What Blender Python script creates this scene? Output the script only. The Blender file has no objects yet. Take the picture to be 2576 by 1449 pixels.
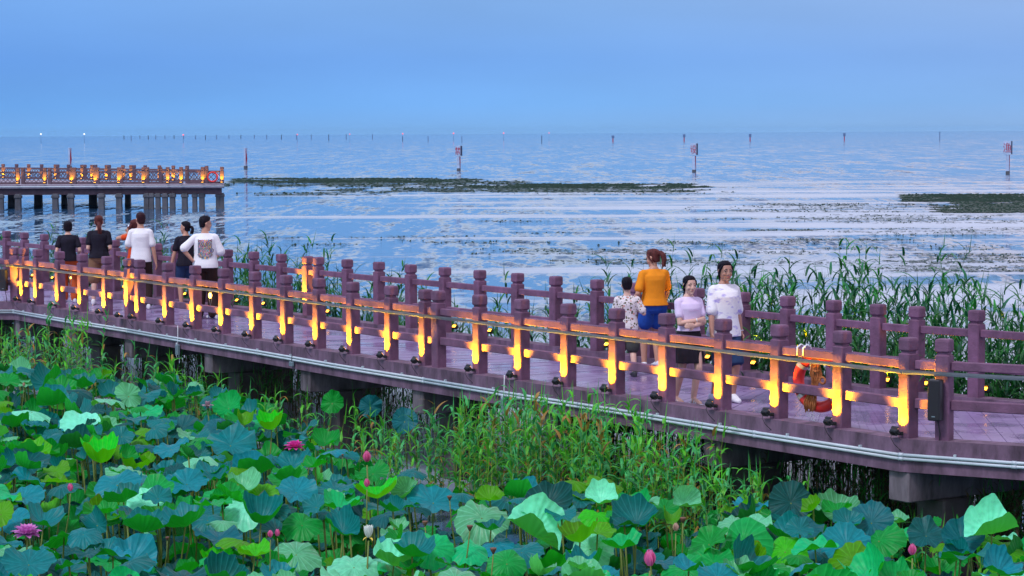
import bpy, math, random
from mathutils import Vector, Matrix, Euler, noise
R = math.radians
V = Vector
scene = bpy.context.scene
col = scene.collection

# ---------------------------------------------------------------- camera
# A long lens on a bank about 4.75 m above the lake, tilted down 3.7 degrees.
EYE = V((0, 0, 4.75))
PITCH = math.atan(391 / 6000.0)
ROLL = math.atan(15 / 2576.0)
_f = V((0, math.cos(PITCH), -math.sin(PITCH)))
_r0 = V((1, 0, 0)); _u0 = V((0, math.sin(PITCH), math.cos(PITCH)))
_r = _r0 * math.cos(ROLL) - _u0 * math.sin(ROLL)
_u = _u0 * math.cos(ROLL) + _r0 * math.sin(ROLL)
cam = bpy.data.cameras.new('camera')
cam.sensor_width = 36.0
cam.lens = 36.0 * 6000 / 2576
cam.clip_start = 0.5
cam.clip_end = 20000
cam_o = bpy.data.objects.new('camera', cam)
col.objects.link(cam_o)
m = Matrix((_r, _u, -_f)).transposed().to_4x4()
m.translation = EYE
cam_o.matrix_world = m
scene.camera = cam_o

def ray(x, y):
    return _f * 6000 + _r * (x - 1288) - _u * (y - 724.5)
def at(x, y, z):
    d = ray(x, y)
    return EYE + d * ((z - EYE.z) / d.z)
def atY(x, y, Y):
    d = ray(x, y)
    return EYE + d * (Y / d.y)
def proj(p):
    d = p - EYE
    w = d.dot(_f)
    return (1288 + 6000 * d.dot(_r) / w, 724.5 - 6000 * d.dot(_u) / w)

# ---------------------------------------------------------------- world, sun, exposure
world = bpy.data.worlds.new('World')
scene.world = world
world.use_nodes = True
nt = world.node_tree
nt.nodes.clear()
def N(nt, t, **kw):
    n = nt.nodes.new(t)
    for k, v in kw.items():
        setattr(n, k, v)
    return n
SUN_EL, SUN_AZ = R(56), R(222)
out = N(nt, 'ShaderNodeOutputWorld')
bg = N(nt, 'ShaderNodeBackground'); bg.inputs[1].default_value = 1.0
tc = N(nt, 'ShaderNodeTexCoord')
sep = N(nt, 'ShaderNodeSeparateXYZ')
nt.links.new(tc.outputs['Generated'], sep.inputs[0])
ramp = N(nt, 'ShaderNodeValToRGB')
els = ramp.color_ramp.elements
stops = [(0.0, (.215, .450, .850)), (.012, (.165, .420, .880)), (.030, (.138, .360, .835)), (.058, (.190, .395, .820)),
         (.085, (.34, .52, .92)), (.15, (.74, .82, 1.05)), (.26, (.92, .98, 1.10)), (.45, (.72, .76, .95)), (1.0, (.38, .45, .76))]
els[0].position = 0; els[0].color = stops[0][1] + (1,)
els[1].position = 1; els[1].color = stops[-1][1] + (1,)
for p, c in stops[1:-1]:
    e = els.new(p); e.color = c + (1,)
nt.links.new(sep.outputs['Z'], ramp.inputs[0])
# towards the right the dusk sky turns lavender, towards the left a deeper blue
mr = N(nt, 'ShaderNodeMapRange'); mr.inputs['From Min'].default_value = -.22; mr.inputs['From Max'].default_value = .22
nt.links.new(sep.outputs['X'], mr.inputs[0])
r2 = N(nt, 'ShaderNodeValToRGB')
r2.color_ramp.elements[0].color = (.72, .90, 1.0, 1); r2.color_ramp.elements[1].color = (1.28, 1.06, .98, 1)
e = r2.color_ramp.elements.new(.55); e.color = (.96, 1.0, 1.0, 1)
nt.links.new(mr.outputs[0], r2.inputs[0])
mul = N(nt, 'ShaderNodeMix', data_type='RGBA', blend_type='MULTIPLY'); mul.inputs[0].default_value = 1
nt.links.new(ramp.outputs[0], mul.inputs[6]); nt.links.new(r2.outputs[0], mul.inputs[7])
# faint cloud mottling
nz = N(nt, 'ShaderNodeTexNoise'); nz.inputs['Scale'].default_value = 5; nz.inputs['Detail'].default_value = 4
mp = N(nt, 'ShaderNodeMapping'); mp.inputs['Scale'].default_value = (1, 1, 5)
nt.links.new(tc.outputs['Generated'], mp.inputs[0]); nt.links.new(mp.outputs[0], nz.inputs[0])
mr2 = N(nt, 'ShaderNodeMapRange'); mr2.inputs['From Min'].default_value = .3; mr2.inputs['From Max'].default_value = .7
mr2.inputs['To Min'].default_value = .93; mr2.inputs['To Max'].default_value = 1.07
nt.links.new(nz.outputs[0], mr2.inputs[0])
vm = N(nt, 'ShaderNodeVectorMath', operation='SCALE')
nt.links.new(mul.outputs[2], vm.inputs[0]); nt.links.new(mr2.outputs[0], vm.inputs['Scale'])
sky = N(nt, 'ShaderNodeTexSky', sky_type='NISHITA'); sky.sun_disc = False
sky.sun_elevation = R(6); sky.sun_rotation = SUN_AZ
sk = N(nt, 'ShaderNodeVectorMath', operation='SCALE'); sk.inputs['Scale'].default_value = .015
nt.links.new(sky.outputs[0], sk.inputs[0])
add = N(nt, 'ShaderNodeVectorMath', operation='ADD')
nt.links.new(vm.outputs[0], add.inputs[0]); nt.links.new(sk.outputs[0], add.inputs[1])
nt.links.new(add.outputs[0], bg.inputs[0]); nt.links.new(bg.outputs[0], out.inputs[0])

sun = bpy.data.lights.new('sun', 'SUN'); sun.energy = 2.3; sun.angle = R(14); sun.color = (1, .93, .97)
sun_o = bpy.data.objects.new('sun', sun); col.objects.link(sun_o)
sun_o.rotation_euler = Euler((R(90) - SUN_EL, 0, R(180) - SUN_AZ + R(0)), 'XYZ')
scene.view_settings.view_transform = 'Standard'
scene.view_settings.look = 'None'
scene.view_settings.exposure = 0.0
scene.view_settings.gamma = 1.0
scene.cycles.use_denoising = True
try:
    scene.cycles.denoiser = 'OPENIMAGEDENOISE'
except Exception:
    pass
scene.cycles.max_bounces = 6
scene.cycles.sample_clamp_indirect = 1.5
scene.cycles.caustics_reflective = False
scene.cycles.caustics_refractive = False

# ---------------------------------------------------------------- helpers
def frame_of(d):
    """right, up for a direction"""
    d = d.normalized()
    h = V((0, 0, 1)) if abs(d.z) < .95 else V((0, 1, 0))
    a = d.cross(h).normalized()
    return a, a.cross(d).normalized()

class MB:
    def __init__(s):
        s.v = []; s.f = []; s.m = []; s.sm = []
    def face(s, idx, mi=0, smooth=False):
        s.f.append(tuple(idx)); s.m.append(mi); s.sm.append(smooth)
    def box(s, c, size, ax=None, mi=0, ch=0):
        """box centred at c; ax = (x axis, y axis, z axis)"""
        c = V(c); X, Y, Z = ax or (V((1, 0, 0)), V((0, 1, 0)), V((0, 0, 1)))
        hx, hy, hz = size[0] / 2, size[1] / 2, size[2] / 2
        if ch:
            pts = [(-hx + ch, -hy), (hx - ch, -hy), (hx, -hy + ch), (hx, hy - ch), (hx - ch, hy), (-hx + ch, hy), (-hx, hy - ch), (-hx, -hy + ch)]
            ins = [(x * (hx - ch) / hx, y * (hy - ch) / hy) for x, y in pts]
            rings = [(-hz, ins), (-hz + ch, pts), (hz - ch, pts), (hz, ins)]
            b = len(s.v)
            for z, pp in rings:
                for x, y in pp:
                    s.v.append(c + X * x + Y * y + Z * z)
            for k in range(3):
                for i in range(8):
                    j = (i + 1) % 8
                    s.face((b + k * 8 + i, b + k * 8 + j, b + k * 8 + 8 + j, b + k * 8 + 8 + i), mi)
            s.face([b + i for i in range(7, -1, -1)], mi); s.face([b + 24 + i for i in range(8)], mi)
            return
        b = len(s.v)
        for z in (-hz, hz):
            for x, y in ((-hx, -hy), (hx, -hy), (hx, hy), (-hx, hy)):
                s.v.append(c + X * x + Y * y + Z * z)
        for q in ((3, 2, 1, 0), (4, 5, 6, 7), (0, 1, 5, 4), (1, 2, 6, 5), (2, 3, 7, 6), (3, 0, 4, 7)):
            s.face([b + i for i in q], mi)
    def beam(s, p, q, w, h, mi=0, ch=0):
        """box running from p to q, w wide and h high"""
        p = V(p); q = V(q); d = q - p; L = d.length; X = d / L
        if abs(X.z) < .95:
            Y = V((0, 0, 1)).cross(X).normalized()
        else:
            Y = V((0, 1, 0))
        s.box((p + q) / 2, (L, w, h), (X, Y, X.cross(Y)), mi, ch)
    def loft(s, secs, mi=0, cap=True, smooth=True):
        """secs: lists of points of equal length"""
        b = len(s.v); n = len(secs[0])
        for sec in secs:
            s.v.extend(sec)
        for k in range(len(secs) - 1):
            for i in range(n):
                j = (i + 1) % n
                s.face((b + k * n + i, b + k * n + j, b + (k + 1) * n + j, b + (k + 1) * n + i), mi, smooth)
        if cap:
            s.face([b + i for i in range(n - 1, -1, -1)], mi)
            e = b + (len(secs) - 1) * n
            s.face([e + i for i in range(n)], mi)
    def tube(s, pts, r, n=8, mi=0, cap=True, smooth=True):
        pts = [V(p) for p in pts]
        rs = r if isinstance(r, (list, tuple)) else [r] * len(pts)
        secs = []; a = None
        for i, p in enumerate(pts):
            d = (pts[min(i + 1, len(pts) - 1)] - pts[max(i - 1, 0)])
            if d.length < 1e-9: d = V((0, 0, 1))
            d.normalize()
            if a is None:
                a, u = frame_of(d)
            else:
                a = (a - d * a.dot(d)).normalized(); u = a.cross(d)
            u = a.cross(d).normalized()
            secs.append([p + (a * math.cos(t) + u * math.sin(t)) * rs[i] for t in [2 * math.pi * k / n for k in range(n)]])
        # orientation outward
        secs = [list(reversed(x)) for x in secs]
        s.loft(secs, mi, cap, smooth)
    def torus(s, c, X, Y, Rr, r, n=40, k=12, mi=0, sx=1):
        b = len(s.v); Zn = X.cross(Y)
        for i in range(n):
            t = 2 * math.pi * i / n; d = X * math.cos(t) + Y * math.sin(t)
            for j in range(k):
                q = 2 * math.pi * j / k
                s.v.append(c + d * (Rr + r * math.cos(q)) + Zn * (r * sx * math.sin(q)))
        for i in range(n):
            for j in range(k):
                s.face((b + i * k + j, b + (i + 1) % n * k + j, b + (i + 1) % n * k + (j + 1) % k, b + i * k + (j + 1) % k), mi if not callable(mi) else mi(i), True)
    def ball(s, c, rx, ry=None, rz=None, n=10, k=6, mi=0, ax=None):
        ry = ry or rx; rz = rz or rx; c = V(c)
        X, Y, Z = ax or (V((1, 0, 0)), V((0, 1, 0)), V((0, 0, 1)))
        secs = []
        for i in range(k + 1):
            ph = -math.pi / 2 + math.pi * i / k
            rr = max(math.cos(ph), .02)
            secs.append([c + X * (rx * rr * math.cos(t)) + Y * (ry * rr * math.sin(t)) + Z * (rz * math.sin(ph)) for t in [2 * math.pi * j / n for j in range(n)]])
        s.loft(secs, mi)
    def poly(s, pts, z0, z1, mi=0):
        """prism over a plan polygon (counter-clockwise)"""
        b = len(s.v); n = len(pts)
        for z in (z0, z1):
            for p in pts:
                s.v.append(V((p[0], p[1], z)))
        s.face([b + i for i in range(n - 1, -1, -1)], mi); s.face([b + n + i for i in range(n)], mi)
        for i in range(n):
            j = (i + 1) % n
            s.face((b + i, b + j, b + n + j, b + n + i), mi)
    def mesh(s, name, mats):
        me = bpy.data.meshes.new(name)
        me.from_pydata([tuple(p) for p in s.v], [], s.f)
        for mt in (mats if isinstance(mats, (list, tuple)) else [mats]):
            me.materials.append(mt)
        me.polygons.foreach_set('material_index', s.m)
        me.polygons.foreach_set('use_smooth', s.sm)
        me.update()
        return me
    def build(s, name, mats, parent=None, loc=None):
        o = bpy.data.objects.new(name, s.mesh(name, mats))
        col.objects.link(o)
        if parent is not None: o.parent = parent
        if loc is not None: o.location = loc
        return o

def tag(o, label=None, cat=None, group=None, kind=None):
    if label: o['label'] = label
    if cat: o['category'] = cat
    if group: o['group'] = group
    if kind: o['kind'] = kind
    return o
def empty(name, loc=(0, 0, 0), rz=0):
    o = bpy.data.objects.new(name, None); col.objects.link(o)
    o.empty_display_size = .2
    o.location = loc; o.rotation_euler = (0, 0, rz)
    return o
def inst(name, me, parent=None, loc=(0, 0, 0), rot=(0, 0, 0), sc=(1, 1, 1)):
    o = bpy.data.objects.new(name, me); col.objects.link(o)
    o.parent = parent; o.location = loc; o.rotation_euler = rot; o.scale = sc
    return o
ORD = ['first', 'second', 'third', 'fourth', 'fifth', 'sixth', 'seventh', 'eighth', 'ninth', 'tenth', 'eleventh', 'twelfth', 'thirteenth', 'fourteenth', 'fifteenth',
       'sixteenth', 'seventeenth', 'eighteenth', 'nineteenth', 'twentieth', 'twenty-first', 'twenty-second', 'twenty-third', 'twenty-fourth', 'twenty-fifth', 'twenty-sixth', 'twenty-seventh', 'twenty-eighth', 'twenty-ninth', 'thirtieth']

# ---------------------------------------------------------------- materials
def mat(name, color, rough=.6, metal=0, noise_amt=0, noise_scale=8, bump=0, bump_scale=60, spec=.5, emit=None, estr=0, dark=None, obj_var=0, sub=0, trans=0, coords='Object', stretch=(1, 1, 1)):
    mt = bpy.data.materials.new(name); mt.use_nodes = True
    nt = mt.node_tree; b = nt.nodes['Principled BSDF']
    b.inputs['Base Color'].default_value = tuple(color) + (1,)
    b.inputs['Roughness'].default_value = rough
    b.inputs['Metallic'].default_value = metal
    b.inputs['Specular IOR Level'].default_value = spec
    if sub:
        b.inputs['Subsurface Weight'].default_value = sub
        b.inputs['Subsurface Radius'].default_value = (.02, .008, .005)
        b.inputs['Subsurface Scale'].default_value = .5
    if emit:
        b.inputs['Emission Color'].default_value = tuple(emit) + (1,)
        b.inputs['Emission Strength'].default_value = estr
    tc = N(nt, 'ShaderNodeTexCoord'); mp = N(nt, 'ShaderNodeMapping'); mp.inputs['Scale'].default_value = stretch
    nt.links.new(tc.outputs[coords], mp.inputs[0])
    # every object gets its own stretch of the pattern
    oj = N(nt, 'ShaderNodeObjectInfo'); sc0 = N(nt, 'ShaderNodeVectorMath', operation='SCALE'); sc0.inputs[0].default_value = (37, 53, 71)
    nt.links.new(oj.outputs['Random'], sc0.inputs['Scale']); nt.links.new(sc0.outputs[0], mp.inputs['Location'])
    last = None
    if noise_amt:
        nz = N(nt, 'ShaderNodeTexNoise'); nz.inputs['Scale'].default_value = noise_scale; nz.inputs['Detail'].default_value = 5; nz.inputs['Roughness'].default_value = .65
        nt.links.new(mp.outputs[0], nz.inputs[0])
        rp = N(nt, 'ShaderNodeValToRGB')
        dk = dark or tuple(c * (1 - noise_amt) for c in color)
        lt = tuple(min(1, c * (1 + noise_amt * .5)) for c in color)
        rp.color_ramp.elements[0].position = .3; rp.color_ramp.elements[0].color = dk + (1,)
        rp.color_ramp.elements[1].position = .7; rp.color_ramp.elements[1].color = lt + (1,)
        nt.links.new(nz.outputs[0], rp.inputs[0]); last = rp.outputs[0]
    if obj_var:
        oi = N(nt, 'ShaderNodeObjectInfo'); hs = N(nt, 'ShaderNodeHueSaturation')
        m1 = N(nt, 'ShaderNodeMapRange'); m1.inputs['To Min'].default_value = 1 - obj_var; m1.inputs['To Max'].default_value = 1 + obj_var
        nt.links.new(oi.outputs['Random'], m1.inputs[0]); nt.links.new(m1.outputs[0], hs.inputs['Value'])
        if last: nt.links.new(last, hs.inputs['Color'])
        else: hs.inputs['Color'].default_value = tuple(color) + (1,)
        last = hs.outputs[0]
    if last: nt.links.new(last, b.inputs['Base Color'])
    if bump:
        nz = N(nt, 'ShaderNodeTexNoise'); nz.inputs['Scale'].default_value = bump_scale; nz.inputs['Detail'].default_value = 4
        nt.links.new(mp.outputs[0], nz.inputs[0])
        bp = N(nt, 'ShaderNodeBump'); bp.inputs['Strength'].default_value = bump; bp.inputs['Distance'].default_value = .01
        nt.links.new(nz.outputs[0], bp.inputs['Height']); nt.links.new(bp.outputs[0], b.inputs['Normal'])
    if trans:
        # thin leaf or cloth: some light comes through
        tr = N(nt, 'ShaderNodeBsdfTranslucent'); mx = N(nt, 'ShaderNodeMixShader'); mx.inputs[0].default_value = trans
        if last: nt.links.new(last, tr.inputs[0])
        else: tr.inputs[0].default_value = tuple(color) + (1,)
        nt.links.new(b.outputs[0], mx.inputs[1]); nt.links.new(tr.outputs[0], mx.inputs[2])
        nt.links.new(mx.outputs[0], nt.nodes['Material Output'].inputs[0])
    return mt

M = {}
M['post'] = mat('mauve concrete', (.175, .080, .150), .78, noise_amt=.42, noise_scale=5, bump=.5, bump_scale=45, obj_var=.10, coords='Object')
M['kerb'] = mat('stained mauve kerb', (.165, .095, .155), .8, noise_amt=.72, noise_scale=4.5, bump=.6, bump_scale=30, stretch=(1, 1, .35))
M['crosshead'] = mat('weathered grey concrete', (.15, .125, .15), .85, noise_amt=.9, noise_scale=3.5, bump=.6, bump_scale=25, stretch=(1, 1, .3))
M['pile'] = mat('dark wet concrete', (.075, .06, .065), .7, noise_amt=.5, noise_scale=3, bump=.5, bump_scale=25)
M['pipe'] = mat('grey-white plastic conduit', (.52, .60, .66), .4, noise_amt=.15, noise_scale=6)
M['alu'] = mat('frosted grey tube', (.42, .47, .50), .35, noise_amt=.10, noise_scale=9, trans=.85)
M['black'] = mat('black plastic', (.02, .02, .025), .45, noise_amt=.3, noise_scale=30)
M['grille'] = mat('black speaker grille', (.012, .012, .02), .7, bump=.6, bump_scale=300)
M['lens'] = mat('lit amber lamp glass', (1, .6, .2), .4, emit=(1, .40, .03), estr=7)
M['cable'] = mat('black cable', (.02, .018, .025), .6)
M['boxgrey'] = mat('grey metal driver box', (.22, .30, .36), .4, noise_amt=.2, noise_scale=20)
M['ring'] = mat('orange-red life ring', (.82, .035, .03), .45, noise_amt=.15, noise_scale=10)
M['tape'] = mat('silver reflective tape', (.55, .52, .52), .35, metal=.3)
M['rope'] = mat('orange rope', (.60, .20, .06), .8, noise_amt=.4, noise_scale=40, bump=.8, bump_scale=120)
M['hook'] = mat('white metal hook', (.7, .74, .8), .35)
M['farpost'] = mat('dark brown mauve timber', (.13, .075, .10), .75, noise_amt=.3, noise_scale=3)
M['fardeck'] = mat('grey mauve slab edge', (.30, .26, .33), .75, noise_amt=.3, noise_scale=1.2)
M['farpile'] = mat('blue grey concrete pile', (.10, .105, .125), .8, noise_amt=.5, noise_scale=1.0, stretch=(1, 1, .5))
M['white'] = mat('white paint', (.42, .54, .74), .5, noise_amt=.25, noise_scale=2)
M['red'] = mat('red paint', (.42, .02, .06), .5, noise_amt=.2, noise_scale=3)
M['signside'] = mat('dark sign side', (.03, .05, .12), .6)
M['navy'] = mat('dark blue far post', (.10, .17, .34), .7)
# ---------------------------------------------------------------- water
def water_material():
    mt = bpy.data.materials.new('lake water'); mt.use_nodes = True
    nt = mt.node_tree; b = nt.nodes['Principled BSDF']
    b.inputs['IOR'].default_value = 1.33
    geo = N(nt, 'ShaderNodeNewGeometry')
    def noise_at(scale, stretch, detail=3, rough=.55):
        mp = N(nt, 'ShaderNodeMapping'); mp.inputs['Scale'].default_value = stretch
        nt.links.new(geo.outputs['Position'], mp.inputs[0])
        nz = N(nt, 'ShaderNodeTexNoise'); nz.inputs['Scale'].default_value = scale; nz.inputs['Detail'].default_value = detail; nz.inputs['Roughness'].default_value = rough
        nt.links.new(mp.outputs[0], nz.inputs[0])
        return nz.outputs[0]
    def mapr(src, a, b_, c=0, d=1):
        m = N(nt, 'ShaderNodeMapRange'); m.interpolation_type = 'SMOOTHSTEP'
        m.inputs['From Min'].default_value = a; m.inputs['From Max'].default_value = b_; m.inputs['To Min'].default_value = c; m.inputs['To Max'].default_value = d
        nt.links.new(src, m.inputs[0]); return m.outputs[0]
    def mth(op, a, b_=None):
        m = N(nt, 'ShaderNodeMath', operation=op)
        for i, x in enumerate((a, b_)):
            if x is None: continue
            if isinstance(x, (int, float)): m.inputs[i].default_value = x
            else: nt.links.new(x, m.inputs[i])
        return m.outputs[0]
    # long calm streaks where weed damps the waves; only on this side of ~260 m
    sp = N(nt, 'ShaderNodeSeparateXYZ'); nt.links.new(geo.outputs['Position'], sp.inputs[0])
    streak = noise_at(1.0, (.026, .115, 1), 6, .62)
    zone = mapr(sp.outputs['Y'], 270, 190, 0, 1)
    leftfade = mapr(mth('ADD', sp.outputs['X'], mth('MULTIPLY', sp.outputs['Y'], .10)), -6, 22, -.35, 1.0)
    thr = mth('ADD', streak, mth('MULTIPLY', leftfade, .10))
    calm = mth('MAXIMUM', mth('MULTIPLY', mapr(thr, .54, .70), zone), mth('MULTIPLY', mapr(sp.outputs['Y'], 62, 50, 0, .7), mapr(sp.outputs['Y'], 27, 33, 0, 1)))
    # ripples: several scales, stronger when not calm
    w1 = noise_at(1.0, (.35, .9, 1), 5, .62)
    w2 = noise_at(1.0, (1.6, 3.6, 1), 4, .6)
    w3 = noise_at(1.0, (.05, .16, 1), 3, .5)
    h = mth('ADD', mth('MULTIPLY', w1, 1.0), mth('ADD', mth('MULTIPLY', w2, .25), mth('MULTIPLY', w3, 1.2)))
    gust = mapr(noise_at(1.0, (.22, .045, 1), 4, .6), .36, .66, .25, 1.35)
    fade = mth('DIVIDE', 1.0, mth('ADD', 1.0, mth('DIVIDE', sp.outputs['Y'], 420.0)))
    amp = mth('MULTIPLY', mth('MULTIPLY', mth('SUBTRACT', 1.0, mth('MULTIPLY', calm, .62)), gust), fade)
    hh = mth('MULTIPLY', h, amp)
    # wave slopes taken straight from noise, so that far ripples keep their glint
    def slope(scale, stretch, seed):
        mp = N(nt, 'ShaderNodeMapping'); mp.inputs['Scale'].default_value = stretch; mp.inputs['Location'].default_value = (seed, seed * 2.3, seed)
        nt.links.new(geo.outputs['Position'], mp.inputs[0])
        nz = N(nt, 'ShaderNodeTexNoise'); nz.inputs['Scale'].default_value = scale; nz.inputs['Detail'].default_value = 3; nz.inputs['Roughness'].default_value = .6
        nt.links.new(mp.outputs[0], nz.inputs[0])
        s0 = N(nt, 'ShaderNodeVectorMath', operation='SUBTRACT'); s0.inputs[1].default_value = (.5, .5, .5); nt.links.new(nz.outputs['Color'], s0.inputs[0]); return s0.outputs[0]
    sa, sb_ = slope(1.0, (1.3, .16, 1), 0), slope(1.0, (.34, .035, 1), 7)
    ad0 = N(nt, 'ShaderNodeVectorMath', operation='ADD'); nt.links.new(sa, ad0.inputs[0]); nt.links.new(sb_, ad0.inputs[1])
    ad = N(nt, 'ShaderNodeVectorMath', operation='ADD'); nt.links.new(ad0.outputs[0], ad.inputs[0]); nt.links.new(slope(1.0, (3.2, .9, 1), 3), ad.inputs[1])
    sc1 = N(nt, 'ShaderNodeVectorMath', operation='SCALE'); nt.links.new(ad.outputs[0], sc1.inputs[0])
    nt.links.new(mth('MULTIPLY', amp, WBUMP), sc1.inputs['Scale'])
    fl = N(nt, 'ShaderNodeVectorMath', operation='MULTIPLY'); fl.inputs[1].default_value = (.6, 1, 0); nt.links.new(sc1.outputs[0], fl.inputs[0])
    up = N(nt, 'ShaderNodeVectorMath', operation='ADD'); up.inputs[1].default_value = (0, 0, 1); nt.links.new(fl.outputs[0], up.inputs[0])
    nm = N(nt, 'ShaderNodeVectorMath', operation='NORMALIZE'); nt.links.new(up.outputs[0], nm.inputs[0])
    nt.links.new(nm.outputs[0], b.inputs['Normal'])
    rgh = mth('ADD', mth('MULTIPLY', calm, .36), .07)
    nt.links.new(rgh, b.inputs['Roughness'])
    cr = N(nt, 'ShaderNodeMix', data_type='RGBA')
    cr.inputs[6].default_value = (.030, .095, .20, 1); cr.inputs[7].default_value = (.42, .48, .58, 1)  # pale base colour in the calm streaks stands in for bright sky sheen
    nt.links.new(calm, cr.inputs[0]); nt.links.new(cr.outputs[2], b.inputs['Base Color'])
    return mt
WBUMP = 1.15
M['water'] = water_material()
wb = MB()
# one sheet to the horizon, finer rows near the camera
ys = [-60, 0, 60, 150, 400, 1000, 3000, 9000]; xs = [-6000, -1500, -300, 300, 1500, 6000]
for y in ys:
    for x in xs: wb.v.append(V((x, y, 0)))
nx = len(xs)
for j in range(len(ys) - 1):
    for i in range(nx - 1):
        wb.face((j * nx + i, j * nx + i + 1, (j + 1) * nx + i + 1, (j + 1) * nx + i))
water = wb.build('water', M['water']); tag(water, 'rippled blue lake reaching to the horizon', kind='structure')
# the muddy bed under the shallow margin is never seen through this water

# floating weed: ragged mats of small leaves, denser in long bands
random.seed(5)
M['weed'] = mat('dark water weed', (.006, .042, .024), .6, noise_amt=.4, noise_scale=.8, coords='Object')
M['weedpale'] = mat('grey green weed film', (.07, .11, .12), .5, noise_amt=.3, noise_scale=.5)
def weed_patch(mb, x0, x1, y0, y1, n, zmax=.10, s=1.0, film=0.0):
    """weed leaves over the lake region seen between pixel columns x0..x1, rows y0..y1 (projected onto the water)"""
    for _ in range(n):
        u = random.random(); v = random.random()
        x = x0 + (x1 - x0) * u
        # ragged ends
        if noise.noise(V((x * .012, (y0 + (y1 - y0) * v) * .22, 3))) + .55 * math.sin(math.pi * u) < random.random() * .55: continue
        p = at(x, y0 + (y1 - y0) * v, 0)
        d = p.y / 100.0
        a = random.random() * 6.28; w = random.uniform(.08, .22) * s * (.5 + .5 * d); h = random.uniform(.01, zmax * .6) * (.5 + .5 * d)
        dx = V((math.cos(a), math.sin(a), 0)) * w
        b = len(mb.v)
        if random.random() < .8:
            dy = V((-dx.y, dx.x, 0)) * random.uniform(1.0, 2.4)
            z = .012 + random.random() * .01
            mb.v += [p - dx + V((0, 0, z)), p - dy + V((0, 0, z)), p + dx + V((0, 0, z)), p + dy + V((0, 0, z + .01))]
            mb.face((b, b + 1, b + 2, b + 3), 1 if random.random() < film else 0)
        else:
            dx = V((math.cos(a * .1), math.sin(a * .1), 0)) * w * .6
            mb.v += [p - dx + V((0, 0, -.01)), p + dx + V((0, 0, -.01)), p + dx * .4 + V((0, .02, h)), p - dx * .5 + V((0, .02, h * .8))]
            mb.face((b, b + 1, b + 2, b + 3), 0)
wm = MB()
for a in [(570, 1210, 449, 460, 20000, .13, 1.3), (560, 1430, 456, 470, 3600, .14, 1.2), (1150, 1790, 463, 474, 19000, .13, 1.3), (780, 1850, 472, 484, 4200, .12, 1.1), (580, 980, 484, 492, 500, .12, 1),
          (2270, 2640, 489, 508, 17000, .14, 1.1), (2340, 2640, 508, 536, 9000, .12, .9)]:
    weed_patch(wm, *a)
for a in [(1250, 1850, 481, 490, 500), (1870, 2300, 512, 519, 900), (1720, 2500, 520, 534, 1500), (1950, 2600, 540, 562, 1600), (1700, 2420, 549, 553, 300), (1860, 2140, 577, 581, 420), (2080, 2640, 573, 592, 700), (1900, 2330, 601, 606, 420), (1500, 2150, 606, 616, 700),
          (1180, 1700, 626, 640, 800), (1000, 1400, 606, 612, 250), (820, 1250, 593, 600, 220), (1380, 1800, 652, 664, 600), (1500, 2500, 655, 668, 700), (2230, 2640, 638, 662, 1300), (2150, 2640, 668, 684, 900), (1200, 1420, 555, 558, 120),
          (1250, 1500, 584, 588, 120), (1780, 2100, 625, 640, 300), (2000, 2640, 615, 630, 420), (700, 900, 612, 616, 90), (640, 760, 596, 600, 60)]:
    weed_patch(wm, *a, zmax=.09, s=.5, film=.5)
tag(wm.build('water_weed', [M['weed'], M['weedpale']]), 'dark green mats of water weed floating in long bands on the lake', 'water weed', kind='stuff')

# ---------------------------------------------------------------- boardwalk
DZ = 1.50            # deck surface
KZ = 1.60            # kerb top, where the posts stand
PT = KZ + 1.03       # top of the posts
FN = [(-330, 622), (47, 622), (338, 652), (1087, 730), (2286, 849), (2860, 872)]
BN = [(-150, 568), (16, 581), (788, 645.5), (1612, 712.3), (2209, 765), (2800, 801)]
fw = [at(x, y, PT) for x, y in FN]; bw = [at(x, y, PT) for x, y in BN]
for p in fw + bw: p.z = 0
def seg_of(nodes, x):
    for i in range(len(nodes) - 1):
        if nodes[i][0] <= x <= nodes[i + 1][0] + .01: return i
    return 0
def on_line(nodes, x):
    i = seg_of(nodes, x)
    (xa, ya), (xb, yb) = nodes[i], nodes[i + 1]
    p = at(x, ya + (yb - ya) * (x - xa) / (xb - xa), PT); p.z = 0
    return p
def out_dir(pts, i, side):
    d = (pts[i + 1] - pts[i]).normalized()
    return V((d.y, -d.x, 0)) * side      # side=+1: to the right of the travel direction (towards camera for the near edge)
def offset(pts, dist, side):
    res = []
    for i, p in enumerate(pts):
        ns = []
        if i > 0: ns.append(out_dir(pts, i - 1, side))
        if i < len(pts) - 1: ns.append(out_dir(pts, i, side))
        n = sum(ns, V((0, 0, 0))).normalized()
        res.append(p + n * dist / max(.5, n.dot(ns[0])))
    return res

def deck_material():
    mt = mat('wet mauve deck boards', (.26, .18, .35), .3, noise_amt=.2, noise_scale=3, bump=.12, bump_scale=40)
    nt = mt.node_tree; b = nt.nodes['Principled BSDF']
    tc = N(nt, 'ShaderNodeTexCoord')
    mp = N(nt, 'ShaderNodeMapping'); mp.inputs['Scale'].default_value = (.9, .9, 1)
    nt.links.new(tc.outputs['Object'], mp.inputs[0])
    nz = N(nt, 'ShaderNodeTexNoise'); nz.inputs['Scale'].default_value = 1.6; nz.inputs['Detail'].default_value = 3
    nt.links.new(mp.outputs[0], nz.inputs[0])
    m1 = N(nt, 'ShaderNodeMapRange'); m1.inputs['From Min'].default_value = .38; m1.inputs['From Max'].default_value = .62; m1.inputs['To Min'].default_value = .10; m1.inputs['To Max'].default_value = .42
    nt.links.new(nz.outputs[0], m1.inputs[0]); nt.links.new(m1.outputs[0], b.inputs['Roughness'])
    return mt
M['deck'] = deck_material()
board = empty('boardwalk'); tag(board, 'mauve concrete boardwalk on piles curving along the lotus pond', 'boardwalk')
ko_f = offset(fw, .145, 1); ki_f = offset(fw, .10, -1)
ko_b = offset(bw, .145, -1); ki_b = offset(bw, .10, 1)
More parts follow.
